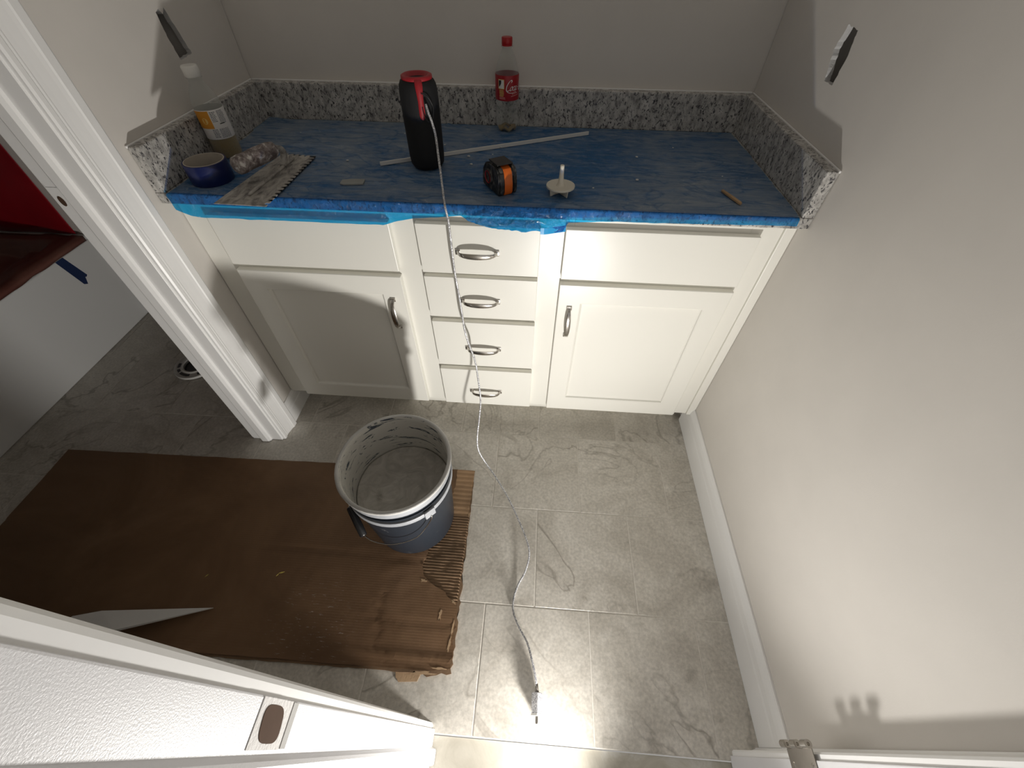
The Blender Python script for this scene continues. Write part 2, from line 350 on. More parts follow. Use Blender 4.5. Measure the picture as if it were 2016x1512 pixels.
def lathe(bm, prof, c, n=48, mtx=None, cap0=False, cap1=False, a0=0, a1=2*PI, fn=None):
    t = bmesh.new(); rings = []; full = abs(a1-a0-2*PI) < 1e-6; k = n if full else n+1
    for r, z in prof:
        ring = []
        for i in range(k):
            a = a0+(a1-a0)*i/n
            rr, zz = (r, z) if fn is None else fn(r, z, a)
            ring.append(t.verts.new((rr*math.cos(a), rr*math.sin(a), zz)))
        rings.append(ring)
    for i in range(len(rings)-1):
        for j in range(n):
            j2 = (j+1) % k
            try: t.faces.new((rings[i][j], rings[i][j2], rings[i+1][j2], rings[i+1][j]))
            except ValueError: pass
    if cap0: t.faces.new(rings[0][::-1])
    if cap1: t.faces.new(rings[-1])
    bmesh.ops.remove_doubles(t, verts=t.verts, dist=1e-6); bmesh.ops.recalc_face_normals(t, faces=t.faces)
    mm = Matrix.Translation(Vector(c)) @ (mtx if mtx is not None else Matrix())
    bmesh.ops.transform(t, matrix=mm, verts=t.verts); merge(bm, t); return bm
def spline(P, m=8):
    P = [Vector(p) for p in P]; out = []
    for i in range(len(P)-1):
        p0 = P[max(i-1, 0)]; p1 = P[i]; p2 = P[i+1]; p3 = P[min(i+2, len(P)-1)]
        for k in range(m):
            t = k/m; out.append(0.5*((2*p1)+(p2-p0)*t+(2*p0-5*p1+4*p2-p3)*t*t+(3*p1-p0-3*p2+p3)*t**3))
    out.append(P[-1]); return out
def tube(bm, pts, r, n=8, cap=True, flat=None):
    """tube along pts; r number or list; flat=(up, ratio) squashes the section along up."""
    pts = [Vector(p) for p in pts]; t = bmesh.new(); rings = []; up0 = Vector((0, 0, 1)); prev = None
    for i, p in enumerate(pts):
        d = (pts[min(i+1, len(pts)-1)]-pts[max(i-1, 0)]).normalized()
        if prev is None:
            u = d.orthogonal().normalized() if abs(d.dot(up0)) > 0.95 else up0.cross(d).normalized()
        else:
            u = (prev-d*prev.dot(d)).normalized()
        prev = u; v = d.cross(u)
        rr = r[i] if isinstance(r, (list, tuple)) else r
        rings.append([t.verts.new(p+(u*math.cos(2*PI*j/n)+v*math.sin(2*PI*j/n))*rr) for j in range(n)])
    for i in range(len(rings)-1):
        for j in range(n): t.faces.new((rings[i][j], rings[i][(j+1) % n], rings[i+1][(j+1) % n], rings[i+1][j]))
    if cap: t.faces.new(rings[0][::-1]); t.faces.new(rings[-1])
    bmesh.ops.recalc_face_normals(t, faces=t.faces); merge(bm, t); return bm
def sweep_rect(bm, pts, side, w, th):
    """rectangular bar along pts; side = constant width direction; w,th lists."""
    t = bmesh.new(); rings = []; side = Vector(side).normalized(); pts = [Vector(p) for p in pts]
    for i, p in enumerate(pts):
        d = (pts[min(i+1, len(pts)-1)]-pts[max(i-1, 0)]).normalized(); nrm = d.cross(side).normalized()
        a, b = w[i]/2, th[i]/2
        rings.append([t.verts.new(p+side*x+nrm*y) for x, y in ((-a, -b*.4), (-a*.7, -b), (a*.7, -b), (a, -b*.4), (a, b*.4), (a*.7, b), (-a*.7, b), (-a, b*.4))])
    for i in range(len(rings)-1):
        for j in range(8): t.faces.new((rings[i][j], rings[i][(j+1) % 8], rings[i+1][(j+1) % 8], rings[i+1][j]))
    t.faces.new(rings[0][::-1]); t.faces.new(rings[-1]); bmesh.ops.recalc_face_normals(t, faces=t.faces); merge(bm, t); return bm

# ================================================================== THE SETTING
# ---- floor: tiles laid in a half bond on a mortar bed
SX, SY = 0.3054, 0.3048
XL, XR, YT, YB = -1.035, W, 0.0, -0.625-3*SY
bm = nb(); box(bm, XL, XR, YB, YT, -0.03, -0.0012)
floor = struct(obj('floor', bm, M['grout']), 'beige stone-look tile floor laid in a half bond', 'floor')
cache = {}
G = 0.0036
def put_tile(x0, x1, y0, y1):
    x0, x1, y0, y1 = max(x0, XL), min(x1, XR), max(y0, YB), min(y1, YT)
    if x1-x0 < 0.012 or y1-y0 < 0.008: return
    key = (round(x1-x0, 4), round(y1-y0, 4))
    if key not in cache:
        b = nb(); a, c = key[0]/2-G/2, key[1]/2-G/2
        box(b, -a, a, -c, c, -0.009, 0, 0.0008, 1); me = bpy.data.meshes.new('tile'); b.to_mesh(me); b.free(); me.materials.append(M['tile']); cache[key] = me
    o = bpy.data.objects.new('tile', cache[key]); COL.objects.link(o); o.parent = floor
    o.location = ((x0+x1)/2, (y0+y1)/2, random.uniform(-0.0003, 0.0))
rows = [(0.8408-0.152, -0.625), (0.8408, -0.625-SY), (0.8408+0.1578, -0.625-2*SY), (0.8408+0.0117, -0.625-3*SY), (0.8408, -0.625+SY), (0.8408-0.152, -0.625+2*SY)]
for x0, yb in rows:
    for k in range(-8, 5): put_tile(x0+k*SX, x0+(k+1)*SX, yb, yb+SY)
bm = nb(); box(bm, -0.6, 2.4, -3.2, YB-0.002, -0.05, -0.006)
struct(obj('floor_hall', bm, M['concrete']), 'stained bare concrete floor beyond the doorway', 'floor')

# ---- walls
def skin_with_hole(axis_x, inward, y0, y1, z0, z1, hole, th=0.0127):
    """drywall sheet in a plane x=const with an irregular cut-out; inward = direction away from the room (+1/-1)."""
    t = bmesh.new()
    outer = [(y0, z0), (y1, z0), (y1, z1), (y0, z1)]
    vo = [t.verts.new((axis_x, y, z)) for y, z in outer]; vi = [t.verts.new((axis_x, y, z)) for y, z in hole]
    ed = [t.edges.new((vo[i], vo[(i+1) % 4])) for i in range(4)]+[t.edges.new((vi[i], vi[(i+1) % len(vi)])) for i in range(len(vi))]
    bmesh.ops.triangle_fill(t, use_beauty=True, edges=ed)
    # drop the triangles that lie inside the hole
    def inside(y, z):
        c = False; n = len(hole)
        for i in range(n):
            (ya, za), (yb, zb) = hole[i], hole[(i+1) % n]
            if (za > z) != (zb > z) and y < (yb-ya)*(z-za)/(zb-za)+ya: c = not c
        return c
    kill = [f for f in t.faces if inside(f.calc_center_median().y, f.calc_center_median().z)]
    bmesh.ops.delete(t, geom=kill, context='FACES')
    e = bmesh.ops.extrude_face_region(t, geom=list(t.faces))
    bmesh.ops.translate(t, verts=[v for v in e['geom'] if isinstance(v, bmesh.types.BMVert)], vec=(inward*th, 0, 0))
    bmesh.ops.recalc_face_normals(t, faces=t.faces)
    for f in t.faces:
        c = f.calc_center_median()
        if abs(f.normal.x) < 0.5 and y0+0.01 < c.y < y1-0.01 and z0+0.01 < c.z < z1-0.01: f.material_index = 1
    return t
def jag(poly, amp, step=0.006):
    out = []
    for i in range(len(poly)):
        a, b = Vector(poly[i]), Vector(poly[(i+1) % len(poly)]); n = max(1, int((b-a).length/step))
        for k in range(n):
            p = a.lerp(b, k/n)
            if k: p += Vector((random.uniform(-amp, amp), random.uniform(-amp, amp)))
            out.append((p.x, p.y))
    return out
holeL = jag([(-0.284, 1.196), (-0.285, 1.150), (-0.276, 1.103), (-0.222, 1.107), (-0.236, 1.155), (-0.244, 1.178), (-0.250, 1.201), (-0.262, 1.190), (-0.270, 1.201)], 0.0013)
holeR = jag([(-0.347, 1.208), (-0.335, 1.165), (-0.357, 1.111), (-0.397, 1.112), (-0.401, 1.160), (-0.392, 1.205)], 0.0015)
YJ = -0.716            # jamb face of the doorway in the left wall
T = 0.0127
# left partition: drywall skin towards the vanity with the cut-out, body behind, header over the doorway
bm = nb(); merge(bm, skin_with_hole(0.0, -1, -0.705, -0.002, 0.0, ZC, holeL, T))
box(bm, -0.115, -T-0.0001, -0.705, -0.002, 0, 1.08); box(bm, -0.115, -T-0.0001, -0.705, -0.002, 1.23, ZC)
box(bm, -0.115, -T-0.0001, -0.205, -0.002, 1.0801, 1.2299); box(bm, -0.115, -T-0.0001, -0.705, -0.31, 1.0801, 1.2299)
box(bm, -0.115, 0, -1.528, -1.455, 0, ZC); box(bm, -0.115, 0, -1.4549, -0.7051, 2.06, ZC)
wl = struct(obj('wall_left', bm, [M['wall'], M['gypsum']]), 'off-white painted partition wall with a cut-out above the counter', 'wall')
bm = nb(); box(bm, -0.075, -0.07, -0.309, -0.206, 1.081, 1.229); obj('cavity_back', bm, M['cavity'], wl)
bm = nb(); merge(bm, skin_with_hole(W, 1, -1.528, -0.002, 0.0, ZC, holeR, T))
box(bm, W+T+0.0001, W+0.12, -1.528, -0.002, 0, 1.09); box(bm, W+T+0.0001, W+0.12, -1.528, -0.002, 1.23, ZC)
box(bm, W+T+0.0001, W+0.12, -0.30, -0.002, 1.0901, 1.2299); box(bm, W+T+0.0001, W+0.12, -1.528, -0.43, 1.0901, 1.2299)
wr = struct(obj('wall_right', bm, [M['wall'], M['gypsum']]), 'off-white painted wall with a narrow cut-out beside the vanity', 'wall')
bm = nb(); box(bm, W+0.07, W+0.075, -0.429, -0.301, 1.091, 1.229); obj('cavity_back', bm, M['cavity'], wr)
bm = nb(); box(bm, -1.92, W+0.12, 0.0, 0.12, 0, ZC); struct(obj('wall_back', bm, M['wall']), 'off-white painted wall behind the vanity', 'wall')
bm = nb(); box(bm, -1.92, -1.80, -1.528, -0.0005, 0, ZC); struct(obj('wall_tub', bm, M['wall']), 'off-white wall along the far side of the bathtub', 'wall')
XJL, XJR, YW = 0.7556, 1.4896, -1.529
bm = nb(); box(bm, -1.92, XJL-0.012, -1.64, YW, 0, ZC); box(bm, XJR+0.012, W+0.12, -1.64, YW, 0, ZC); box(bm, XJL-0.0119, XJR+0.0119, -1.64, YW, 2.06, ZC)
struct(obj('wall_front', bm, M['wall']), 'off-white wall around the entrance doorway', 'wall')
bm = nb(); box(bm, -1.92, W+0.12, -1.64, 0.12, ZC+0.001, ZC+0.06); struct(obj('ceiling', bm, M['ceiling']), 'flat white ceiling', 'ceiling')

# ---- door trim
CAS = [(0, 0), (0, .008), (.004, .0115), (.013, .0115), (.017, .0085), (.021, .0095), (.024, .0088), (.034, .0105), (.050, .0140), (.058, .0165), (.061, .0190), (.078, .0195), (.082, .0175), (.082, 0)]
def casing(bm, o, u, n, h, width=0.082):
    s = width/0.082; pts = [(a*s, b) for a, b in CAS]
    prism(bm, pts, frame(o, u, n, (0, 0, 1)), h)
# trim_1: doorway to the tub room (in the left wall)
t1 = sroot('trim_1', (0.0, YJ, 0.0), 'white moulded door frame of the tub room doorway', 'door frame')
bm = nb(); casing(bm, (0.0005, YJ+0.005, 0), (0, 1, 0), (1, 0, 0), 2.14); obj('casing', bm, M['trim'], t1)
bm = nb(); casing(bm, (0.0005, -1.455, 0), (0, -1, 0), (1, 0, 0), 2.14, 0.055); obj('casing', bm, M['trim'], t1)
bm = nb(); casing(bm, (-0.1155, YJ+0.005, 0), (0, 1, 0), (-1, 0, 0), 2.14, 0.057); obj('casing', bm, M['trim'], t1)
bm = nb()
box(bm, -0.1155, 0.0005, YJ, YJ+0.0108, 0, 2.05, 0.001, 1)
obj('jamb', bm, M['trim'], t1)
bm = nb(); box(bm, -0.1155, 0.0005, -1.4548, -1.444, 0, 2.05, 0.001, 1); obj('jamb', bm, M['trim'], t1)
bm = nb(); box(bm, -0.1155, 0.0005, -1.4439, YJ-0.0001, 2.045, 2.0595); obj('head_jamb', bm, M['trim'], t1)
bm = nb(); prism(bm, [(-.076, 0), (-.076, -.0105), (-.073, -.012), (-.050, -.012), (-.042, -.007), (-.040, 0)], frame((0, YJ-0.0002, 0), (1, 0, 0), (0, 1, 0), (0, 0, 1)), 2.04); obj('door_stop', bm, M['trim'], t1)
# latch mortise in that jamb
bm = nb(); box(bm, -0.1145, -0.0885, YJ-0.0008, YJ-0.0002, 0.905, 0.965, 0.0003, 1); sp = obj('strike_mortise', bm, M['trim'], t1)
bm = nb(); lathe(bm, [(0.0001, 0), (0.0065, 0), (0.0065, 0.0006), (0.0001, 0.0006)], (0, 0, 0), 20, mtx=Matrix.Translation((-0.101, YJ-0.0010, 0.935)) @ Matrix.Scale(1.7, 4, (0, 0, 1)) @ Matrix.Rotation(PI/2, 4, 'X')); obj('latch_hole', bm, M['hole'], t1)
# trim_2 / trim_3: entrance doorway
def entrance(name, x, s, label):
    t = sroot(name, (x, YW, 0), label, 'door frame')
    cw = 0.057 if s < 0 else W-0.0005-(x+0.0065)
    bm = nb(); casing(bm, (x+s*0.006, YW+0.0002, 0), (s, 0, 0), (0, 1, 0), 2.12, cw); obj('casing', bm, M['trim'], t)
    bm = nb(); box(bm, min(x, x+s*0.0115), max(x, x+s*0.0115), -1.64, YW, -0.004, 2.055, 0.0015, 2)
    j = obj('jamb', bm, M['jamb'], t)
    bm = nb(); prism(bm, [(0, 0), (-.0085, .003), (-.0105, .006), (-.0105, .030), (-.0085, .033), (0, .033)], frame((x, YW-0.0345, -0.004), (s, 0, 0), (0, -1, 0), (0, 0, 1)), 2.05)
    obj('door_stop', bm, M['jamb'], t)
    return t, j
t3, j3 = entrance('trim_2', XJL, -1, 'white latch-side entrance door frame with an empty strike mortise')
t2, j2 = entrance('trim_3', XJR, 1, 'white hinge-side entrance door frame beside the right wall')
# strike mortise: pale routed pad with a flat dark oval for the hole, on the latch jamb (faces +x)
bm = nb(); box(bm, XJL, XJL+0.0006, YW-0.032, YW-0.0005, 0.908, 0.964, 0.0003, 1); obj('strike_mortise', bm, M['filler'], t3)
bm = nb()
prism(bm, [(0.0118*math.copysign(abs(math.cos(a))**0.6, math.cos(a)), 0.0180*math.copysign(abs(math.sin(a))**0.6, math.sin(a))) for a in [2*PI*k/28 for k in range(28)]], frame((XJL+0.0004, YW-0.0165, 0.937), (0, 1, 0.25), (0, 0, 1), (1, 0, 0)), 0.0007); obj('latch_hole', bm, M['hole'], t3)
bm = nb(); box(bm, XJL, XJL+0.0011, YW-0.0315, YW-0.001, 0.897, 0.9075, 0.0003, 1); obj('strike_groove', bm, M['cavity'], t3)  # grey strip drawn in place of the dark groove beside the pad
# hinge: leaf let into the jamb, three knuckles on the bathroom side
bm = nb(); box(bm, XJR-0.0016, XJR-0.0001, YW-0.030, YW+0.016, 0.285, 0.374, 0.0005, 1)
hg = obj('hinge', bm, M['steel_worn'], t2)
for zc in (0.293, 0.330, 0.367):
    bm = nb(); lathe(bm, [(0.0028, -0.009), (0.0068, -0.009), (0.0068, 0.009), (0.0028, 0.009), (0.0028, -0.009)], (XJR-0.0062, YW+0.0215, zc), 18); obj('knuckle', bm, M['nickel'], hg, smooth=True, autosmooth=40)
for zc, yc in ((0.298, -0.008), (0.330, -0.016), (0.361, -0.008)):
    bm = nb(); lathe(bm, [(0.0001, 0), (0.0042, 0), (0.0036, 0.0007), (0.0001, 0.0007)], (0, 0, 0), 14, mtx=Matrix.Translation((XJR-0.0017, YW+yc, zc)) @ Matrix.Rotation(-PI/2, 4, 'Y')); obj('screw', bm, M['nickel'], hg)

# ---- baseboards
BB = [(0, 0), (.014, 0), (.014, .062), (.0125, .068), (.0125, .084), (.010, .094), (.006, .100), (.0045, .104), (0, .104)]
def baseboard(name, o, d, n, L, label, k=1.0):
    bm = nb(); prism(bm, [(a, b*k) for a, b in BB], frame(o, n, (0, 0, 1), d), L); return struct(obj(name, bm, M['trim']), label, 'baseboard')
baseboard('baseboard_right', (W-0.0003, -1.5088, 0.0005), (0, 1, 0), (-1, 0, 0), 1.0088, 'white moulded baseboard along the right wall', 1.25)
baseboard('baseboard_left', (0.0005, -0.6285, 0.0005), (0, 1, 0), (1, 0, 0), 0.158, 'short white baseboard between door casing and vanity', 1.0)
baseboard('baseboard_back', (-0.116, -0.0003, 0.0005), (-1, 0, 0), (0, -1, 0), 0.895, 'white baseboard on the back wall beside the tub', 1.0)

# ================================================================== VANITY
def pull_mesh():
    b = nb(); xs = [-.057, -.053, -.048, -.044, -.036, -.024, -.012, 0]; ds = [.0025, .0035, .012, .0175, .0215, .0240, .0252, .0256]
    ws = [.011, .012, .0105, .0105, .0125, .0145, .0155, .016]; th = [.005, .006, .0055, .005, .0045, .0042, .004, .004]
    P = [(x, -d, 0) for x, d in zip(xs, ds)]+[(-x, -d, 0) for x, d in list(zip(xs, ds))[-2::-1]]
    ws2 = ws+ws[-2::-1]; th2 = th+th[-2::-1]
    P = [Vector(p) for p in P]
    sweep_rect(b, P, (0, 0, 1), ws2, th2)
    for s in (-1, 1): box(b, s*.0525-.0065, s*.0525+.0065, -.0045, -.0002, -.008, .008, .0012, 2)
    me = bpy.data.meshes.new('handle'); b.to_mesh(me); b.free(); me.materials.append(M['nickel'])
    for f in me.polygons: f.use_smooth = True
    me.set_sharp_from_angle(angle=math.radians(35)); return me
PULL = pull_mesh()
van = thing('vanity_cabinet', (W/2, -0.28, 0), 'cream white double vanity cabinet with four drawers between two doors', 'cabinet')
VL = Vector(van.location)
def add_pull(parent, x, z, vert=False):
    o = bpy.data.objects.new('handle', PULL); COL.objects.link(o); o.parent = parent
    base = Vector((0, 0, 0)); p = parent
    while p is not None: base += Vector(p.location); p = p.parent
    o.location = Vector((x, YD, z))-base
    if vert: o.rotation_euler = (0, PI/2, 0)
X1, X2, X3, X4, X5, X6 = .0766, .5601, .6287, .9521, 1.016, 1.4969
ZTOP = H-TH
bm = nb(); box(bm, 0.004, W-0.004, -0.526, -0.004, 0.101, ZTOP-0.001); obj('carcass', bm, M['cabinet'], van)
# face frame: stiles and rails
bm = nb()
for a, b in ((0.002, X1+0.022), (X2-0.022, X3+0.02), (X4-0.02, X5+0.022), (X6-0.022, W-0.0275)): box(bm, a, b, YFF, -0.5265, 0.100, ZTOP-0.0005, 0.0008, 1)
for a, b in ((X1+0.0221, X2-0.0221), (X3+0.0201, X4-0.0201), (X5+0.0221, X6-0.0221)):
    box(bm, a, b, YFF, -0.5265, 0.8145, ZTOP-0.0005); box(bm, a, b, YFF, -0.5265, 0.100, 0.135)
for a, b in ((X1+0.0221, X2-0.0221), (X5+0.0221, X6-0.0221)): box(bm, a, b, YFF, -0.5265, 0.660, 0.705)
for z in (0.685, 0.524, 0.309): box(bm, X3+0.0201, X4-0.0201, YFF, -0.5265, z-0.018, z+0.018)
obj('face_frame', bm, M['cabinet'], van)
bm = nb(); box(bm, W-0.027, W-0.001, YFF-0.006, -0.526, 0.100, ZTOP-0.0005, 0.0015, 2); obj('scribe_strip', bm, M['cabinet'], van)
bm = nb(); box(bm, 0.03, W-0.03, -0.475, -0.460, 0.0005, 0.1005); obj('toe_kick', bm, M['cabinet'], van)
for a, b in ((X1, X2), (X5, X6)):
    bm = nb(); box(bm, a, b, YD, YFF-0.0005, .6888, .8361, 0.0016, 2); obj('false_front', bm, M['cabinet'], van)
for z0, z1, hz in ((.692, .8361, .762), (.5346, .6786, .602), (.321, .5143, .408), (.1075, .2976, .189)):
    bm = nb(); box(bm, X3, X4, YD, YFF-0.0005, z0, z1, 0.0016, 2)
    d = obj('drawer', bm, M['cabinet'], van); add_pull(d, .787, hz)
for k, (a, b, pa, pb, hx) in enumerate(((X1, X2, .144, .4935, .5225), (X5, X6, 1.083, 1.4335, 1.0505))):
    z0, z1, pz0, pz1 = .1070, .6709, .1765, .606
    bm = nb()
    # mitred ring: outer front edge eased, stepped inner moulding
    def ring(t, loops):
        rs = [[t.verts.new((x, y, z)) for x, z in ((A, C), (B, C), (B, D), (A, D))] for (A, B, C, D, y) in loops]
        for i in range(len(rs)-1):
            for j in range(4): t.faces.new((rs[i][j], rs[i][(j+1) % 4], rs[i+1][(j+1) % 4], rs[i+1][j]))
    e = 0.0016; yb = YFF-0.0005
    ring(bm, [(pa+.004, pb-.004, pz0+.004, pz1-.004, yb), (a, b, z0, z1, yb), (a, b, z0, z1, YD+e), (a+e, b-e, z0+e, z1-e, YD), (pa-.003, pb+.003, pz0-.003, pz1+.003, YD), (pa, pb, pz0, pz1, YD+.0022), (pa+.001, pb-.001, pz0+.001, pz1-.001, YD+.0065), (pa+.004, pb-.004, pz0+.004, pz1-.004, YD+.0085), (pa+.004, pb-.004, pz0+.004, pz1-.004, yb)])
    finish(bm); bmesh.ops.remove_doubles(bm, verts=bm.verts, dist=1e-6)
    d = obj('door', bm, M['cabinet'], van)
    bm = nb(); box(bm, pa+.0042, pb-.0042, YD+.0083, yb, pz0+.0042, pz1-.0042); obj('panel', bm, M['cabinet'], d)
    add_pull(d, hx, .539, True)

# ---- granite countertop with back and side splashes
ct = thing('countertop', (W/2, -0.29, H-TH), 'speckled grey granite countertop with back and side splashes', 'countertop')
bm = nb(); box(bm, 0.001, W-0.001, YF, -0.0012, H-TH, H, 0.003, 2); obj('slab', bm, M['granite'], ct)
bm = nb(); box(bm, 0.0012, W-0.0012, -0.028, -0.0012, H+0.0003, H+0.1025, 0.0025, 2); obj('backsplash', bm, M['granite'], ct)
for a, b in ((0.0012, 0.028), (W-0.028, W-0.0012)):
    bm = nb(); box(bm, a, b, YF+0.0005, -0.0283, H+0.0003, H+0.1025, 0.0025, 2); obj('side_splash', bm, M['granite'], ct)
bm = nb()
for a, b in ((0.0008, 0.0045), (W-0.0045, W-0.0008)): box(bm, a, b, YF-0.001, -0.005, H+0.1, H+0.1055, 0.001, 1)
box(bm, 0.005, W-0.005, -0.0055, -0.0008, H+0.1, H+0.1055, 0.001, 1)
obj('caulk_bead', bm, M['trim'], ct)

# ---- blue protective film
def interp(tab, x):
    if x <= tab[0][0]: return tab[0][1]
    for (a, va), (b, vb) in zip(tab, tab[1:]):
        if x <= b: return va+(vb-va)*(x-a)/(b-a)
    return tab[-1][1]
HEM = [(.03, .866), (.07, .848), (.10, .846), (.28, .846), (.56, .846), (.60, .858), (.64, .867), (.70, .872), (.757, .8785), (.775, .868), (.82, .858), (.88, .853), (.95, .852), (1.008, .854), (1.014, .872), (1.10, .878), (1.30, .881), (1.55, .886)]
BUL = [(.03, 0), (.60, .001), (.76, .002), (.82, .012), (.90, .018), (.98, .014), (1.02, .003), (1.06, .001), (1.6, 0)]
rc = random.Random(3); CRE = []
for k in range(80):
    x, y = rc.uniform(0.05, 1.5), rc.uniform(-.57, -.05); a = rc.choice([rc.gauss(-.45, .25), rc.gauss(.15, .2), rc.uniform(-1.5, 1.5)]) if x < 0.95 else rc.gauss(.05, .2)
    CRE.append((x, y, math.cos(a), math.sin(a), rc.uniform(.05, .28), rc.uniform(.002, .006), rc.uniform(.0015, .0045)*(1 if x < 1.0 else .5)))
def wrinkle(x, y):
    h = 0.0
    for cx, cy, ca, sa, L, wd, am in CRE:
        dx, dy = x-cx, y-cy; u = dx*ca+dy*sa; v = -dx*sa+dy*ca+0.15*u*u/L
        if abs(u) < L and abs(v) < 4*wd: h += am*math.exp(-(v/wd)**2)*(1-(u/L)**2)
    h += 0.0006*(noise.noise(Vector((x*14, y*14, 0)))+.6)
    h = max(h, 0)
    # the sheet is pressed flat under what stands on it
    f = 1.0
    for cx, cy, r in FOOT: f = min(f, max(0.0, min(1.0, (math.hypot(x-cx, y-cy)-r)/.02)))
    if .165 < x < .335 and y < -.315: f = min(f, max(0.0, min(1.0, max(.175-x, x-.322, y+.328)/.012)) if max(.175-x, x-.322, y+.328) > 0 else 0.0)
    u = (x-.508)*.893+(y+.386)*.449; v = -(x-.508)*.449+(y+.386)*.893
    if -.01 < u < .66: f = min(f, max(0.0, min(1.0, (abs(v-.006)-.010)/.012)))
    u = (x-.725)
    if abs(u) < .02 and y < -.5: f = min(f, abs(u)/.02)
    return .0005+(h-.0005)*f if h > .0005 else h
FOOT = [(.637, -.372, .05), (.829, -.0665, .04), (.0655, -.347, .04), (.107, -.508, .055), (.855, -.505, .055), (.994, -.512, .036), (1.41, -.505, .04), (.467, -.497, .04)]
xa_, xb_, ybk = 0.036, 1.5445, -0.0315
NX, NV = 420, 150
film = nb(); fr = []
for j in range(NV+1):
    row = []
    for i in range(NX+1):
        x = xa_+(xb_-xa_)*i/NX
        hem = interp(HEM, x); bl = interp(BUL, x)
        L1 = (-0.5925)-ybk; L1 = abs(L1); L2 = H+0.002-hem; s = (j/NV)
        nv1 = 0.78
        if s <= nv1:
            y = ybk-L1*(s/nv1); z = H+0.0016+wrinkle(x, y)*(1 if y > -0.575 else max(0, (0.5925+y)/0.0175))
            xo = 0
            if x < 0.10 and y > -0.15: z += 0.004*(1-(x-.036)/.064)  # corner rides up the splash
        else:
            t = (s-nv1)/(1-nv1)
            ang = min(1, t/0.12)*PI/2
            y = -0.5925-0.0022*math.sin(ang); z = H+0.0016-0.0022*(1-math.cos(ang))
            if t > 0.12:
                tt = (t-.12)/.88; z -= (L2-0.002)*tt
                y -= bl*math.sin(min(1, tt*1.15)*PI*.8)+0.0013*(1+noise.noise(Vector((x*40, z*60, 3))))
                if bl > .004: y -= 0.006*(1-abs(noise.noise(Vector((x*26, z*48, 8)))))**4+0.003*(1-abs(noise.noise(Vector((x*60, z*90, 2)))))**5; z += 0.002*noise.noise(Vector((x*60, tt*4, 1)))*tt
                z += 0.0018*tt*noise.noise(Vector((x*25, 0, 5)))
        xe = x+0.006*noise.noise(Vector((0, y*12, z*12)))*(1 if i in (0, NX) else 0)
        row.append(film.verts.new((xe, y, z)))
    fr.append(row)
for j in range(NV):
    for i in range(NX):
        f = film.faces.new((fr[j][i], fr[j][i+1], fr[j+1][i+1], fr[j+1][i]))
        f.material_index = 1 if (j+0.5)/NV > 0.775 else 0; f.smooth = True
        if f.material_index and interp(BUL, f.verts[0].co.x) > .0035 and (j+0.5)/NV > 0.82: f.material_index = 2
pf = obj('protective_film', film, [M['film'], M['film_edge'], M['film_fold']])
tag(pf, 'blue plastic film taped over the granite counter, dusty and wrinkled', 'plastic film')
bm = nb(); box(bm, .951, 1.012, -0.6205, -0.6198, .850, .866); bmesh.ops.subdivide_edges(bm, edges=bm.edges, cuts=6, use_grid_fill=True)
for v in bm.verts: v.co.y += 0.018*max(0, (v.co.x-.962)/.05)+0.002
obj('tape_patch', bm, M['film_tape'], pf)
# mortar crumbs on the film
rc = random.Random(11)
for k in range(14):
    x, y = rc.uniform(.15, 1.45), rc.uniform(-.56, -.10); s = rc.uniform(.0015, .004)
    b = nb(); bmesh.ops.create_icosphere(b, subdivisions=1, radius=s)
    for v in b.verts: v.co = Vector((v.co.x*rc.uniform(.7, 1.8)+x, v.co.y*rc.uniform(.6, 1.3)+y, v.co.z*.6+H+.0035+s*.4))
    o = obj('mortar_crumb', b, M['crumb'], origin=(x, y, H+.0035)); tag(o, 'tiny dry mortar crumb on the blue film', 'crumb', 'dry mortar crumbs scattered on the blue film')

# ================================================================== THINGS ON THE COUNTER
ZS = H+0.0022
# ---- speaker
SPX, SPY = .637, -.372
sp = thing('portable_speaker', (SPX, SPY, ZS), 'black cylindrical portable speaker with a red rubber top and strap', 'speaker')
bm = nb(); lathe(bm, [(.0001, 0), (.030, 0), (.0375, .003), (.0435, .012), (.0455, .03), (.0462, .09), (.0464, .15), (.0460, .172), (.0440, .186), (.0400, .194), (.0350, .1975)], (SPX, SPY, ZS), 56, cap1=True); obj('body', bm, M['blacksoft'], sp, smooth=True, autosmooth=50)
bm = nb(); lathe(bm, [(.0350, .1945), (.0372, .198), (.0365, .2040), (.032, .2060), (.0270, .2045), (.0250, .199), (.018, .1945), (.0001, .1935)], (SPX, SPY, ZS), 48); obj('top_ring', bm, M['red_rubber'], sp, smooth=True)
bm = nb()
def on_sp(a, z, d=0.0): return Vector((SPX+(.0458+d)*math.sin(a), SPY-(.0458+d)*math.cos(a), ZS+z))
a_s = 0.30
prof = [(.2015, -.0105, .021), (.1975, -.0060, .020), (.190, -.0012, .018), (.176, .0010, .0145), (.160, .0010, .0125), (.145, .0010, .0135), (.132, .0012, .0135), (.126, .0012, .010), (.123, .0012, .004)]
t = bmesh.new(); ringsv = []
for z, d, wd in prof:
    ringsv.append([t.verts.new(on_sp(a_s+s*wd/2/.046, z, d+e)) for s, e in ((-1, .0004), (-.6, .0022), (.6, .0022), (1, .0004))])
for i in range(len(ringsv)-1):
    for j in range(3): t.faces.new((ringsv[i][j], ringsv[i][j+1], ringsv[i+1][j+1], ringsv[i+1][j]))
merge(bm, t); obj('strap', bm, M['red_rubber'], sp, smooth=True)
bm = nb(); tube(bm, spline([on_sp(.36, .178, .004), on_sp(.62, .170, .008), on_sp(.80, .150, .010), on_sp(.74, .126, .010), on_sp(.52, .120, .009), on_sp(.38, .134, .006), on_sp(.34, .150, .004)], 8), .0012, 6); obj('wrist_cord', bm, M['blackplastic'], sp, smooth=True)
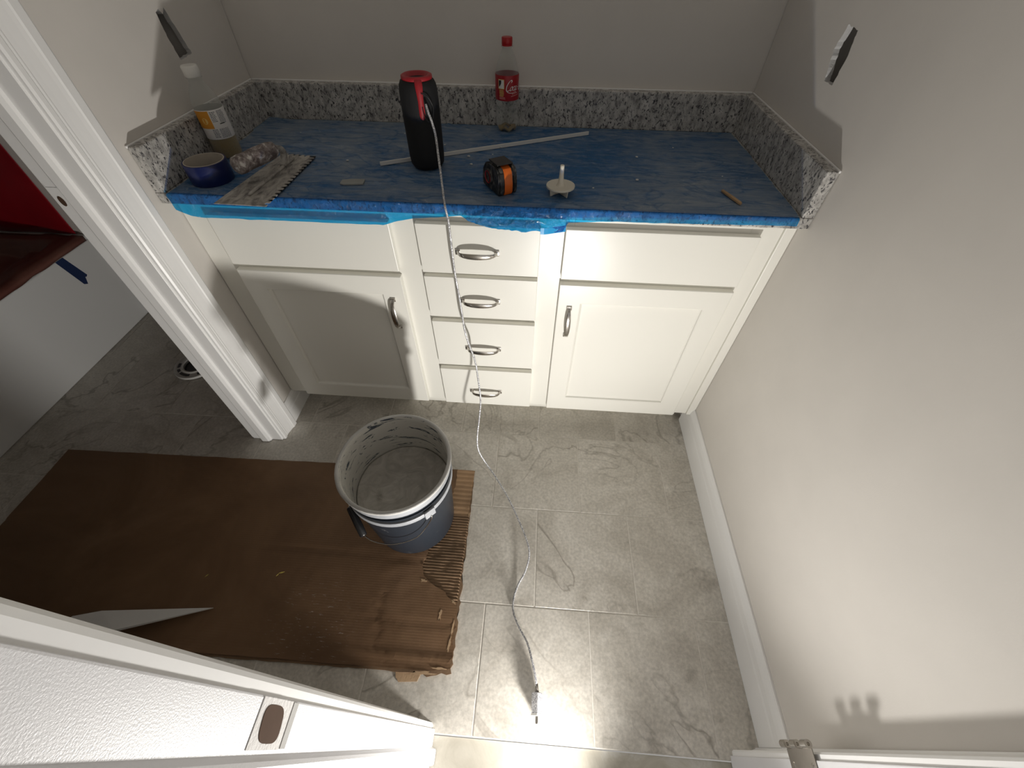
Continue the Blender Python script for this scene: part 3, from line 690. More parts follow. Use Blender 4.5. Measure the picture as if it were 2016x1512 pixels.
# ---- charging cable and wall plug
P = [(.664, -.4235, 1.060), (.669, -.430, 1.045), (.676, -.435, 1.027), (.684, -.447, 1.0), (.693, -.482, .964), (.705, -.530, .937), (.715, -.572, .914), (.7225, -.5995, .8985), (.7265, -.6035, .875), (.728, -.604, .847), (.729, -.607, .75), (.733, -.612, .69), (.738, -.618, .635), (.745, -.630, .542), (.756, -.637, .487), (.772, -.650, .435), (.781, -.672, .377), (.789, -.700, .308), (.785, -.725, .244), (.776, -.750, .159), (.781, -.775, .110), (.809, -.797, .060), (.844, -.837, .048), (.895, -.912, .045), (.938, -.992, .043), (.967, -1.056, .042), (.976, -1.096, .035), (.966, -1.140, .016), (.946, -1.178, .0045), (.935, -1.216, .0035), (.937, -1.253, .006), (.956, -1.293, .016), (.980, -1.330, .026), (.995, -1.371, .031), (1.006, -1.410, .030), (1.009, -1.426, .026)]
cb = thing('charging_cable', (1.011, -1.46, 0), 'silver braided charging cable with glittery wall plug trailing from speaker to floor', 'cable')
bm = nb(); tube(bm, spline(P, 6), .0029, 8); obj('cord', bm, M['braid'], cb, smooth=True)
bm = nb(); tube(bm, [(1.0088, -1.421, .0275), (1.0100, -1.431, .0225), (1.011, -1.4385, .0205)], [.0034, .0046, .0052], 10); obj('strain_relief', bm, M['steel_worn'], cb, smooth=True)
bm = nb(); q = .0145
prism(bm, [(0, q), (q, 0), (0, -q), (-q, 0)], frame((1.0115, -1.4385, q+.0012), (1, 0, 0), (0, 0, 1), (0, -1, 0)), .043); bmesh.ops.bevel(bm, geom=[e for e in bm.edges], offset=.0012, segments=2, affect='EDGES'); obj('plug_body', bm, M['glitter'], cb)
bm = nb(); prism(bm, [(0, q), (q, 0), (0, -q), (-q, 0)], frame((1.0115, -1.4817, q+.0012), (1, 0, 0), (0, 0, 1), (0, -1, 0)), .0045); obj('plug_face', bm, M['white_plastic'], cb)
for s in (-1, 1):
    t = bmesh.new()
    bm = nb()
    outer = [(-.0030, 0), (.0030, 0), (.0030, .013), (.002, .0158), (-.002, .0158), (-.0030, .013)]
    fr_ = frame((1.0115, -1.4862, q+.0012+s*.0062-.0007), (1, 0, 0), (0, -1, 0), (0, 0, 1))
    mm = Matrix(fr_)
    for c in (0, 2): mm.col[c].xyz = Vector(mm.col[c].xyz).normalized()
    prism(bm, outer, mm, .0014); prism(bm, [(.0012*math.cos(k*PI/5), .0125+.0012*math.sin(k*PI/5)) for k in range(10)], mm @ Matrix.Translation((0, 0, -.0002)), .0018)
    obj('prong', bm, M['nickel'], cb)
# ---- bottles
def cyl_patch(bm, c, r, a0, a1, z0, z1, n=10, th=0.0):
    """patch on a cylinder; angle 0 faces -y, positive towards +x."""
    t = bmesh.new(); A = []
    for k in range(n+1):
        a = a0+(a1-a0)*k/n
        A.append((t.verts.new((c[0]+r*math.sin(a), c[1]-r*math.cos(a), c[2]+z0)), t.verts.new((c[0]+r*math.sin(a), c[1]-r*math.cos(a), c[2]+z1))))
    for k in range(n): t.faces.new((A[k][0], A[k+1][0], A[k+1][1], A[k][1]))
    merge(bm, t)
def cyl_stroke(bm, c, r, pts, nib=(.0016, .0006), ang=0.6):
    """calligraphic pen stroke: pts = (arc length, z) on the label; nib width depends on direction."""
    P = [Vector((a, b, 0)) for a, b in pts]; P = spline(P, 6); t = bmesh.new(); R = []
    nv = Vector((math.cos(ang), math.sin(ang), 0))
    for i, p in enumerate(P):
        d = (P[min(i+1, len(P)-1)]-P[max(i-1, 0)]).normalized(); nn = Vector((-d.y, d.x, 0))
        wd = nib[1]+(nib[0]-nib[1])*abs(nn.dot(nv))
        for_v = []
        for s in (-1, 1):
            qv = p+nn*wd/2*s; a = qv.x/r; for_v.append(t.verts.new((c[0]+r*math.sin(a), c[1]-r*math.cos(a), c[2]+qv.y)))
        R.append(for_v)
    for i in range(len(R)-1): t.faces.new((R[i][0], R[i+1][0], R[i+1][1], R[i][1]))
    merge(bm, t)
CX, CY = .829, -.0665; CC = (CX, CY, ZS)
co = thing('cola_bottle', CC, 'empty clear cola bottle with red label and red cap standing against backsplash', 'bottle')
def petal(r, z, a):
    if z < .03 and r > .012: return (r*(1-.06*(1-z/.03)*(.5-.5*math.cos(5*a))), z+.007*(1-z/.03)*(.5-.5*math.cos(5*a)))
    return r, z
bm = nb(); lathe(bm, [(.0001, .007), (.012, .005), (.020, .0), (.0265, .0), (.031, .009), (.0345, .026), (.0345, .045), (.0335, .060), (.0335, .078), (.0340, .084), (.0345, .115), (.0340, .148), (.0325, .156), (.0285, .170), (.0225, .186), (.0165, .198), (.0138, .204), (.0138, .2075), (.0165, .2085), (.0165, .2100), (.0128, .2110), (.0128, .214)], CC, 50, fn=petal); obj('bottle_body', bm, M['pet'], co, smooth=True)
bm = nb(); lathe(bm, [(.0349, .0855), (.0352, .0865), (.0353, .1465), (.0350, .1475)], CC, 56); lab = obj('label_band', bm, M['red_label'], co, smooth=True)
bm = nb(); lathe(bm, [(.0125, .0058), (.020, .0012), (.0255, .0012), (.0285, .0065), (.0125, .0065)], CC, 50, fn=lambda r, z, a: (r*.985, petal(r, z, a)[1]+.0004)); obj('drink_residue', bm, M['liquid'], co, smooth=True)
RL = .03555
bm = nb(); cyl_patch(bm, CC, RL, -.72, -.16, .1150, .1385); obj('emblem_frame', bm, M['yellow_print'], lab)
bm = nb(); cyl_patch(bm, CC, RL+.0001, -.68, -.20, .1165, .137); obj('emblem_field', bm, M['white_print'], lab)
bm = nb()
t = bmesh.new(); EM = [(-.66, .1362), (-.42, .1362), (-.42, .130), (-.50, .1245), (-.66, .1195)]
vv = [t.verts.new((CX+(RL+.0005)*math.sin(a), CY-(RL+.0005)*math.cos(a), ZS+z)) for a, z in EM]; t.faces.new(vv); merge(bm, t); obj('emblem_mark', bm, M['black_print'], lab)
bm = nb()
for k, (z, a0, a1) in enumerate(((.1110, -.62, -.22), (.1075, -.62, -.20), (.1040, -.62, -.20), (.1005, -.60, -.20), (.0970, -.62, -.24))):
    cyl_patch(bm, CC, RL, a0, a1, z, z+.0018, 8)
obj('small_print', bm, M['yellow_print'], lab)
bm = nb()
for z, a0, a1 in ((.0935, -.62, -.10), (.0905, -.62, -.08)): cyl_patch(bm, CC, RL, a0, a1, z, z+.0014, 8)
for z, a0, a1 in ((.1020, .50, 1.05), (.0965, .42, 1.15)):
    a = a0
    while a < a1: cyl_patch(bm, CC, RL, a, a+.055, z+(a-a0)*.004, z+.0022+(a-a0)*.004, 2); a += .085
obj('small_lettering', bm, M['pink_print'], lab)
# flowing script lettering: C o c a - C o l a, wrapped round the label
bm = nb(); u = .00128
def S(x0, pts, nib=(.0020, .0008)): cyl_stroke(bm, CC, RL+.0001, [(x0+a*u+(b*u)*.30, .1105+b*u) for a, b in pts], nib)
def big_C(x0): S(x0, [(8.5, 16.0), (9.6, 18.2), (8.2, 20.4), (5.4, 19.8), (2.0, 15.5), (0.0, 9.0), (0.6, 3.0), (3.0, 0.2), (6.5, 0.8), (9.5, 3.2)], (.0029, .0011))
def sm_o(x0): S(x0, [(4.2, 8.8), (1.8, 8.0), (0.2, 4.6), (1.0, 1.2), (3.0, .8), (4.8, 4.0), (4.6, 7.8), (3.2, 8.6), (4.6, 7.0), (6.6, 8.0)])
def sm_c(x0): S(x0, [(4.6, 7.2), (3.6, 9.0), (1.6, 7.8), (0.2, 4.4), (1.0, 1.2), (2.8, .8), (5.2, 2.8)])
def sm_a(x0): S(x0, [(4.8, 8.2), (2.4, 8.8), (0.2, 4.6), (0.8, 1.2), (2.4, 1.0), (4.6, 5.0), (5.2, 8.4), (4.8, 3.0), (5.4, .9), (7.2, 2.6)])
def sm_l(x0): S(x0, [(.2, 1.6), (2.8, 8), (4.2, 15), (3.4, 19), (2.2, 16), (1.6, 8), (2.0, 1.6), (3.4, 1.0), (5.0, 3.0)])
x = -.0015
big_C(x); sm_o(x+.0120); sm_c(x+.0200); sm_a(x+.0265)
S(x+.0375, [(0, 6), (2, 6.6), (4, 6)])
big_C(x+.0435); sm_o(x+.0560); sm_l(x+.0640); sm_a(x+.0700)
S(x+.004, [(0, -1), (6, -3.2), (14, -3.8), (20, -2.2), (24, -2.8)], (.0018, .0006))
obj('script_lettering', bm, M['white_print'], lab)
bm = nb(); lathe(bm, [(.0146, .2102), (.0148, .2115), (.0146, .2140), (.0149, .2145), (.0149, .2285), (.0140, .2300), (.0001, .2302)], CC, 48, fn=lambda r, z, a: (r+(.0003*math.cos(24*a) if .2142 < z < .229 and r > .01 else 0), z)); obj('cap', bm, M['red_cap'], co, smooth=True, autosmooth=40)
JX, JY = .0655, -.347; JC = (JX, JY, ZS)
ju = thing('juice_bottle', JC, 'clear juice bottle with white cap and orange and white label, amber drink inside', 'bottle')
bm = nb(); lathe(bm, [(.0001, .004), (.022, .003), (.030, .0), (.0335, .004), (.0350, .012), (.0350, .045), (.0338, .052), (.0338, .112), (.0345, .120), (.0330, .134), (.0270, .150), (.0205, .163), (.0165, .172), (.0160, .178), (.0185, .180), (.0185, .182), (.0155, .183), (.0155, .187)], JC, 48); obj('bottle_body', bm, M['pet'], ju, smooth=True)
bm = nb(); lathe(bm, [(.0001, .0055), (.022, .005), (.0310, .004), (.0336, .013), (.0336, .044), (.0326, .052), (.0326, .068), (.0001, .068)], JC, 40); obj('juice', bm, M['liquid'], ju, smooth=True, autosmooth=50)
bm = nb(); lathe(bm, [(.0342, .050), (.0346, .051), (.0346, .116), (.0342, .117)], JC, 48); jl = obj('label_band', bm, M['white_print'], ju, smooth=True)
RJ = .0349
bm = nb(); cyl_patch(bm, JC, RJ, -.98, .42, .076, .1155, 16); obj('orange_print', bm, M['orange_print'], jl)
bm = nb(); t = bmesh.new(); cvs = []
for k in range(18): a, z = -.02+.20*math.cos(k*PI/9), .0935+.0075*math.sin(k*PI/9); cvs.append(t.verts.new((JX+(RJ+.0002)*math.sin(a), JY-(RJ+.0002)*math.cos(a), ZS+z)))
t.faces.new(cvs); merge(bm, t); obj('fruit_print', bm, M['lightorange_print'], jl)
bm = nb(); rc = random.Random(5)
def textlines(a0, a1, z0, z1, dz):
    z = z1
    while z > z0:
        a = a0
        while a < a1-.05:
            l = rc.uniform(.05, .14); cyl_patch(bm, JC, RJ, a, min(a+l, a1), z-dz*.55, z, 2); a += l+.03
        z -= dz
textlines(.50, .86, .090, .113, .0034); textlines(1.0, 1.5, .086, .114, .0030); textlines(.22, .60, .054, .074, .0034); textlines(.70, 1.40, .054, .074, .0024)
obj('small_print', bm, M['grey_print'], jl)
bm = nb(); cyl_patch(bm, JC, RJ+.0001, .90, 1.3, .0845, .0862, 4); obj('bar_print', bm, M['black_print'], jl)
bm = nb(); lathe(bm, [(.0178, .1825), (.0188, .184), (.0188, .203), (.0172, .2055), (.0001, .206)], JC, 48, fn=lambda r, z, a: (r+(.00035*math.cos(30*a) if .183 < z < .204 and r > .01 else 0), z)); obj('cap', bm, M['white_plastic'], ju, smooth=True, autosmooth=40)
# ---- roll of blue tape
tr = thing('tape_roll', (.107, -.508, ZS), 'dark blue masking tape roll lying flat beside the trowel', 'tape')
bm = nb(); lathe(bm, [(.0462, .0005), (.0490, .0002), (.0497, .0012), (.0497, .0468), (.0490, .0478), (.0462, .0476), (.0462, .0005)], (.107, -.508, ZS), 56); obj('tape_winding', bm, M['tape_blue'], tr, smooth=True, autosmooth=40)
bm = nb(); lathe(bm, [(.0440, .0), (.0460, .0), (.0460, .0484), (.0440, .0484), (.0440, .0)], (.107, -.508, ZS), 56); obj('core', bm, M['tape_core'], tr, smooth=True, autosmooth=40)
# ---- notched trowel
ZB = ZS+.0030
tw = thing('notched_trowel', (.25, -.49, ZS), 'mortar-caked notched steel trowel overhanging the counter edge', 'trowel')
A, B, Cc, D = Vector((.184, -.642)), Vector((.312, -.646)), Vector((.313, -.346)), Vector((.213, -.331))
def notched(p, q_, n, depth):
    out = []; d = (q_-p); e = d.normalized(); nrm = Vector((-e.y, e.x))  # inward for ccw outlines
    L = d.length/n
    for k in range(n):
        for f, s in ((.0, 0), (.46, 0), (.54, depth), (.72, depth*1.15), (.92, depth)): out.append(p+e*(L*(k+f))+nrm*s)
    return out
outl = [A]+notched(B, Cc, 17, .0085)+notched(Cc, D, 6, .0085)+[D]
bm = nb(); prism(bm, [(p.x, p.y) for p in outl], Matrix.Translation((0, 0, ZB)), .0016)
obj('blade', bm, M['mortarsteel'], tw)
bm = nb()
axis0, axis1 = Vector((.249, -.600, ZB+.0046)), Vector((.262, -.372, ZB+.0046))
tube(bm, [axis0, axis0.lerp(axis1, .04), axis0.lerp(axis1, .96), axis1], [.002, .0042, .0042, .002], 10)
obj('spine', bm, M['mortarsteel'], tw, smooth=True)
bm = nb()
hp0, hp1 = Vector((.221, -.560, ZS+.056)), Vector((.258, -.440, ZS+.055))
hd = (hp1-hp0)
tube(bm, [hp0+hd*k for k in (-.02, .0, .03, .12, .3, .5, .7, .88, .97, 1.0)], [.004, .0155, .0190, .0205, .0200, .0205, .0205, .0200, .0175, .012], 20)
for v in bm.verts: v.co += Vector((0, 0, 1))*0.0016*noise.noise(v.co*90)
obj('handle', bm, M['handlewrap'], tw, smooth=True)
bm = nb(); tube(bm, spline([(.2565, -.428, ZB+.005), (.2585, -.414, ZB+.018), (.2620, -.412, ZB+.036), (.2600, -.424, ZB+.046), (.2575, -.441, ZB+.0505)], 5), .0085, 10); obj('shank', bm, M['mortarsteel'], tw, smooth=True)
# ---- thin white trim strip
e0, e1 = Vector((.508, -.386, ZS)), Vector((1.087, -.0945, ZS)); ed = (e1-e0).normalized(); en = Vector((-ed.y, ed.x, 0))
bm = nb(); prism(bm, [(0, 0), (.013, 0), (.013, .0028), (.0045, .0034), (.0045, .009), (0, .009)], frame(e0+Vector((0, 0, .0008)), en, (0, 0, 1), ed), (e1-e0).length)
tag(obj('trim_strip', bm, M['white_plastic'], origin=(e0+e1)/2), 'long thin white plastic edging strip lying across the film', 'strip')
# ---- tape measure
tmx = thing('tape_measure', (.86, -.50, ZS), 'scuffed black and orange tape measure on the blue film', 'tape measure')
wd_ = Vector((.843, .538, 0)); ln_ = Vector((-.538, .843, 0)); oM = Vector((.845, -.546, ZS+.0012))
def tm_frame(off): return frame(oM+wd_*off, ln_, (0, 0, 1), wd_)
PR = [(.002, .0), (.066, .0), (.072, .006), (.073, .020), (.070, .040), (.060, .055), (.042, .063), (.020, .064), (.006, .060), (.000, .050), (-.003, .026), (-.002, .008)]
PR = [(a*1.18, b*.97) for a, b in PR]
def grow(pts, d): cx, cy = .036, .03; return [(cx+(a-cx)*(1+d), cy+(b-cy)*(1+d)) for a, b in pts]
def lift(p): m_ = min(b for a, b in p); return [(a, b-m_) for a, b in p]
bm = nb(); prism(bm, lift(grow(PR, .05)), tm_frame(0), .0155); bmesh.ops.bevel(bm, geom=[e for e in bm.edges if e.calc_face_angle(0) > .9], offset=.003, segments=2, affect='EDGES'); obj('case_side', bm, M['scuffblack'], tmx)
bm = nb(); prism(bm, lift(grow(PR, .0)), tm_frame(.0157), .0210); obj('case_band', bm, M['orange_plastic'], tmx, autosmooth=30)
bm = nb(); prism(bm, lift(grow(PR, .05)), tm_frame(.0369), .0125); bmesh.ops.bevel(bm, geom=[e for e in bm.edges if e.calc_face_angle(0) > .9], offset=.003, segments=2, affect='EDGES'); obj('case_side', bm, M['scuffblack'], tmx)
mr = tm_frame(0) @ Matrix.Translation((.050, .030, 0)) @ Matrix.Rotation(PI, 4, 'X')
bm = nb(); lathe(bm, [(.0001, .0015), (.012, .0018), (.0135, .004), (.017, .004), (.0185, 0.0002)], (0, 0, 0), 32, mtx=mr); obj('side_boss', bm, M['scuffblack'], tmx, smooth=True)
bm = nb(); lathe(bm, [(.0126, .0022), (.0132, .0046), (.0142, .0046), (.0146, .0022)], (0, 0, 0), 32, mtx=mr); obj('boss_ring', bm, M['red_cap'], tmx, smooth=True)
bm = nb(); box(bm, .012, .058, .0648, .0678, .004, .046, .0012, 2, mtx=tm_frame(0)); obj('lock_button', bm, M['blackplastic'], tmx)
# ---- white drain stopper: stem, disc and crossed fins
DX, DY = .994, -.512
ds = thing('drain_stopper', (DX, DY, ZS), 'cream plastic drain stopper with upright stem and crossed fins', 'stopper')
bm = nb(); lathe(bm, [(.0001, .0165), (.030, .0160), (.0345, .0165), (.0352, .0190), (.0345, .0212), (.0315, .0200), (.0001, .0200)], (DX, DY, ZS), 48); obj('disc', bm, M['cream_plastic'], ds, smooth=True, autosmooth=50)
bm = nb(); lathe(bm, [(.012, .0198), (.0095, .0215), (.0072, .026), (.0056, .042), (.0050, .060), (.0050, .0655), (.0040, .067), (.0001, .0672)], (DX, DY, ZS), 28); obj('stem', bm, M['cream_plastic'], ds, smooth=True)
for a in (.62, .62+PI/2):
    bm = nb(); prism(bm, [(-.031, .0162), (-.029, .0), (-.024, .0), (0, .010), (.024, .0), (.029, .0), (.031, .0162)], frame((DX, DY, ZS+.0004), (math.cos(a), math.sin(a), 0), (0, 0, 1), (math.sin(a), -math.cos(a), 0)) @ Matrix.Translation((0, 0, -.001)), .002); obj('fin', bm, M['cream_plastic'], ds)
# ---- loose bits
bm = nb(); a, b = Vector((1.398, -.470, ZS+.0045)), Vector((1.424, -.540, ZS+.0045)); tube(bm, [a, a.lerp(b, .03), a.lerp(b, .5), a.lerp(b, .97), b], [.002, .0036, .0042, .0040, .003], 7)
tag(obj('wood_stick', bm, M['wood'], origin=(a+b)/2), 'short broken wooden stick on the film near the side splash', 'stick')
bm = nb(); prism(bm, [(.438, -.509), (.449, -.513), (.497, -.507), (.494, -.480), (.470, -.479), (.437, -.486)], Matrix.Translation((0, 0, ZS+.0006)), .003)
tag(obj('mortar_chip', bm, M['shim'], origin=(.467, -.497, ZS)), 'flat grey mortar chip on the film', 'chip')

# ================================================================== THINGS ON THE FLOOR
# ---- cardboard sheet
ZK = 0.0015
def ragged(a, b, amp, step, rnd):
    out = []; a = Vector(a); b = Vector(b); n = max(2, int((b-a).length/step)); d = (b-a).normalized(); nn = Vector((-d.y, d.x))
    for k in range(n): out.append(a+(b-a)*(k/n)+nn*rnd.uniform(-amp, amp))
    return out
rk = random.Random(21)
cd = thing('cardboard_sheet', (0.0, -1.10, 0), 'large brown corrugated cardboard sheet with a torn edge, under the bucket', 'cardboard')
c0 = (-.782, -.822); c1 = (.764, -.797); c2 = (.779, -1.412); c3 = (-.776, -1.425)
out = ragged(c0, c1, .0012, .02, rk)+ragged(c1, (.772, -1.105), .002, .012, rk)+ragged((.772, -1.105), c2, .004, .010, rk)+ragged(c2, (.70, -1.425), .003, .012, rk)+ragged((.70, -1.418), c3, .0012, .02, rk)+ragged(c3, c0, .001, .03, rk)
out = [p for p in out]
bm = nb(); prism(bm, [(p.x, p.y) for p in out], Matrix.Translation((0, 0, ZK)), .0025); obj('bottom_liner', bm, M['card_raw'], cd)
# exposed flutes: real corrugation running along x near the right edge
bm = nb(); fl = 30; yA, yB = -.970, -1.238; n = fl*8; rowsv = []
for i in range(n+1):
    y = yA+(yB-yA)*i/n; z = ZK+.0025+.0016+.0015*math.sin(2*PI*i/8)
    xl = .632+.02*noise.noise(Vector((0, y*18, 2))); xr = .768+.003*noise.noise(Vector((1, y*60, 5)))
    rowsv.append([bm.verts.new((xl+(xr-xl)*k/10, y+.0012*noise.noise(Vector((k*.6, y*30, 0))), z-(.0012 if noise.noise(Vector((k*.5, y*25, 9))) > .25 else 0))) for k in range(11)])
for i in range(n):
    for k in range(10): bm.faces.new((rowsv[i][k], rowsv[i][k+1], rowsv[i+1][k+1], rowsv[i+1][k]))
fo = obj('flutes', bm, M['card_raw'], cd, smooth=True)
bm = nb(); g = []
for i in range(41):
    y = -.7985-.172*i/40
    g.append([bm.verts.new((.690+(.7645+.0015*noise.noise(Vector((0, y*70, 0)))-.690)*k/8, y, ZK+.0056+.0005*math.sin(i*PI/2)+.0006*noise.noise(Vector((k*.4, y*40, 1))))) for k in range(9)])
for i in range(40):
    for k in range(8): bm.faces.new((g[i][k], g[i][k+1], g[i+1][k+1], g[i+1][k]))
obj('torn_ply', bm, M['card_ply'], cd, smooth=True)
# top liner: one sheet with the torn bite left open along the right edge
bite = [(.700, -.799), (.704, -.86), (.694, -.92), (.698, -.965), (.672, -1.0), (.650, -1.03), (.648, -1.07), (.652, -1.11), (.643, -1.145), (.655, -1.175), (.675, -1.188), (.690, -1.196), (.712, -1.205), (.735, -1.222), (.755, -1.236), (.770, -1.240)]
rk = random.Random(5)
top = ragged(c0, bite[0], .001, .03, rk)
for p, q_ in zip(bite, bite[1:]): top += ragged(p, q_, .0022, .009, rk)
top += ragged(bite[-1], (.776, -1.404), .005, .009, rk)+ragged((.776, -1.404), (.70, -1.412), .002, .01, rk)+ragged((.70, -1.412), (c3[0]+.002, c3[1]+.008), .001, .03, rk)+ragged((c3[0]+.002, c3[1]+.008), c0, .001, .04, rk)
bm = nb()
t = bmesh.new(); vs_ = [t.verts.new((p.x, p.y, 0)) for p in top]
es = [t.edges.new((vs_[i], vs_[(i+1) % len(vs_)])) for i in range(len(vs_))]
bmesh.ops.triangle_fill(t, use_beauty=True, edges=es)
# cut into a grid so the sheet can carry its creases
for k in range(1, 78): bmesh.ops.bisect_plane(t, geom=t.verts[:]+t.edges[:]+t.faces[:], plane_co=(-.782+k*.02, 0, 0), plane_no=(1, 0, 0))
for k in range(1, 62): bmesh.ops.bisect_plane(t, geom=t.verts[:]+t.edges[:]+t.faces[:], plane_co=(0, -.79-k*.01, 0), plane_no=(0, 1, 0))
def crease(x, y):
    z = 0.0
    for (y0, k, am, wd) in ((-1.115, -.02, -.0018, .004), (-.905, .0, -.0012, .004), (-1.29, -.012, -.0014, .004), (-1.375, -.01, .0022, .008), (-.985, .0, -.001, .004)):
        d = y-(y0+k*x); z += am*math.exp(-(d/wd)**2)
    d = x-(.585+.04*math.sin((y+1.1)*9)); 
    if y < -1.09: z += -.0014*math.exp(-(d/.005)**2)
    d = (x-.60)+(y+1.40)*.55
    if y < -1.25: z += -.0014*math.exp(-(d/.005)**2)
    z += .0018*noise.noise(Vector((x*5, y*6, 0)))+.0006*noise.noise(Vector((x*30, y*30, 4)))
    if y < -1.36 and x > .55: z += .004*(-1.36-y)/.05*(x-.55)/.2
    return z
for v in t.verts: v.co.z = ZK+.0073+max(-.0028, crease(v.co.x, v.co.y))
e = bmesh.ops.extrude_face_region(t, geom=list(t.faces)); bmesh.ops.translate(t, verts=[v for v in e['geom'] if isinstance(v, bmesh.types.BMVert)], vec=(0, 0, .0008))
bmesh.ops.recalc_face_normals(t, faces=t.faces); merge(bm, t)
obj('top_liner', bm, M['card'], cd, smooth=True, autosmooth=35)
# pale torn paper along the right and front edge
rk = random.Random(9)
for (x, y, l, wv_, a) in ((.724, -1.275, .035, .010, 1.5), (.766, -1.305, .040, .007, 1.55), (.763, -1.345, .05, .009, 1.5), (.655, -1.187, .022, .012, .1), (.758, -1.240, .018, .008, -.6), (.700, -1.418, .07, .010, .02), (.745, -1.405, .05, .006, .0), (.767, -.965, .02, .006, 1.5)):
    pts = []
    for k in range(14):
        aa = 2*PI*k/14; r1 = rk.uniform(.45, 1.2); px, py = l*.5*math.cos(aa)*r1, wv_*.5*math.sin(aa)*r1
        pts.append((px*math.cos(a)-py*math.sin(a), px*math.sin(a)+py*math.cos(a)))
    b = nb(); prism(b, pts, Matrix.Translation((x, y, ZK+.0082+max(-.0028, crease(x, y))+.0002)), .0004); obj('torn_paper', b, M['card_pale'], cd)
# scrap under the front edge
bm = nb(); prism(bm, [(.622, -1.395), (.705, -1.395), (.690, -1.4360), (.640, -1.4405), (.630, -1.430)], Matrix.Translation((0, 0, .0003)), .0011)
tag(obj('cardboard_scrap', bm, M['card_pale'], origin=(.66, -1.42, 0)), 'small folded cardboard scrap poking out under the big cardboard sheet', 'cardboard')
# ---- bucket
BX, BY, ZBK = .5875, -.984, ZK+.0105
bk = thing('bucket', (BX, BY, ZBK), 'dark grey plastic bucket smeared with mortar, wire handle hanging down', 'bucket')
R = lambda z: .1290+(.1480-.1290)*z/.36
bm = nb()
lathe(bm, [(.0001, 0), (.122, 0), (.1275, .002), (.1290, .008), (R(.15), .15), (R(.255), .255), (R(.30), .300), (R(.35), .350), (.1500, .3555), (.1530, .3575), (.1530, .3600), (.1490, .3605)], (BX, BY, ZBK), 72)
body = obj('body', bm, M['bucket'], bk, smooth=True, autosmooth=40)
bm = nb(); lathe(bm, [(.1490, .3605), (.1455, .3585), (.1440, .345), (.1395, .22), (.1390, .20)], (BX, BY, ZBK), 72); obj('inner_wall', bm, M['bucket_in'], bk, smooth=True)
for z, o_, hh in ((.276, .0070, .0105), (.304, .0045, .0022), (.337, .0060, .0130)):
    bm = nb(); r = R(z); lathe(bm, [(r-.0005, z-hh), (r+o_*.8, z-hh*.9), (r+o_, z-hh*.5), (r+o_, z+hh*.5), (r+o_*.8, z+hh*.9), (r-.0005, z+hh)], (BX, BY, ZBK), 72); obj('rim_band', bm, M['bucket_band'] if z > .32 or z < .28 else M['bucket'], bk, smooth=True, autosmooth=40)
bm = nb(); lathe(bm, [(.1495, .3530), (.1560, .3545), (.1568, .3590), (.1550, .3625), (.1500, .3635), (.1465, .3615)], (BX, BY, ZBK), 72, fn=lambda r, z, a: (r+.0006*noise.noise(Vector((math.cos(a)*9, math.sin(a)*9, z*60))), z+.0006*noise.noise(Vector((math.cos(a)*12, math.sin(a)*12, 3))))); obj('rim', bm, M['bucket_rim'], bk, smooth=True)
# lugs, wire handle lying against the front, and grip
def on_b(a, z, d): r = R(z)+d; return Vector((BX+r*math.sin(a), BY-r*math.cos(a), ZBK+z))
aL, aR = -1.02, .80
lugs = []
for a, m_ in ((aL-1.0, 'bucket'), (aR, 'bucket_band')):
    c = on_b(a, .278, .0090); ux = Vector((math.cos(a), math.sin(a), 0)); uz = Vector((math.sin(a), -math.cos(a), 0))
    bm = nb(); box(bm, -.016, .016, -.017, .017, -.003, .0035, .002, 2, mtx=frame(c, ux, (0, 0, 1), uz)); lugs.append(obj('handle_lug', bm, M[m_], bk))
bm = nb()
HP = [on_b(aR, .268, .014), on_b(aR-.02, .255, .016), on_b(aR-.16, .214, .013), on_b(aR-.36, .185, .016), on_b(aR-.65, .166, .016), on_b(aR-.95, .154, .020), on_b(aR-1.25, .148, .026), on_b(aR-1.48, .153, .030)]
tube(bm, spline(HP, 6), .0017, 8)
HP2 = [on_b(aR-1.90, .187, .027), on_b(aR-2.25, .225, .022), on_b(aL-1.0, .268, .014)]
tube(bm, spline(HP2, 6), .0017, 8)
obj('wire_handle', bm, M['nickel'], bk, smooth=True)
bm = nb(); g0, g1 = on_b(aR-1.42, .150, .030), on_b(aR-1.95, .190, .026); tube(bm, [g0, g0.lerp(g1, .04), g0.lerp(g1, .35), g0.lerp(g1, .96), g1], [.007, .0105, .0115, .0105, .007], 14); obj('grip', bm, M['blackplastic'], bk, smooth=True)
# mortar inside
bm = nb(); rr = []; ZM = ZBK+.205
for i in range(37):
    r = .1372*i/36
    rr.append([bm.verts.new((BX+r*math.cos(2*PI*j/72), BY+r*math.sin(2*PI*j/72), 0)) for j in range(72)] if i else [bm.verts.new((BX, BY, 0))])
for v in bm.verts:
    d = Vector((v.co.x-BX, v.co.y-BY, 0)); r = d.length; a = math.atan2(d.y, d.x)
    sw = math.sin(120*(d.x*.45+d.y*.9)+5.5*noise.noise(Vector((v.co.x*16, v.co.y*16, 1))))*(.35+noise.noise(Vector((v.co.x*22, v.co.y*22, 6))))
    v.co.z = ZM+.0038*sw*(1-r/.19)+.009*noise.noise(Vector((v.co.x*14, v.co.y*14, 0)))+.010*(r/.138)**4
    h2 = (v.co.x-(BX-.072))**2+(v.co.y-(BY-.048))**2; v.co.z -= .014*math.exp(-h2/.00016)
for j in range(72): bm.faces.new((rr[0][0], rr[1][j], rr[1][(j+1) % 72]))
for i in range(1, 36):
    for j in range(72): bm.faces.new((rr[i][j], rr[i][(j+1) % 72], rr[i+1][(j+1) % 72], rr[i+1][j]))
bot = [bm.verts.new((BX+(v.co.x-BX)*.955, BY+(v.co.y-BY)*.955, ZM-.03)) for v in rr[36]]
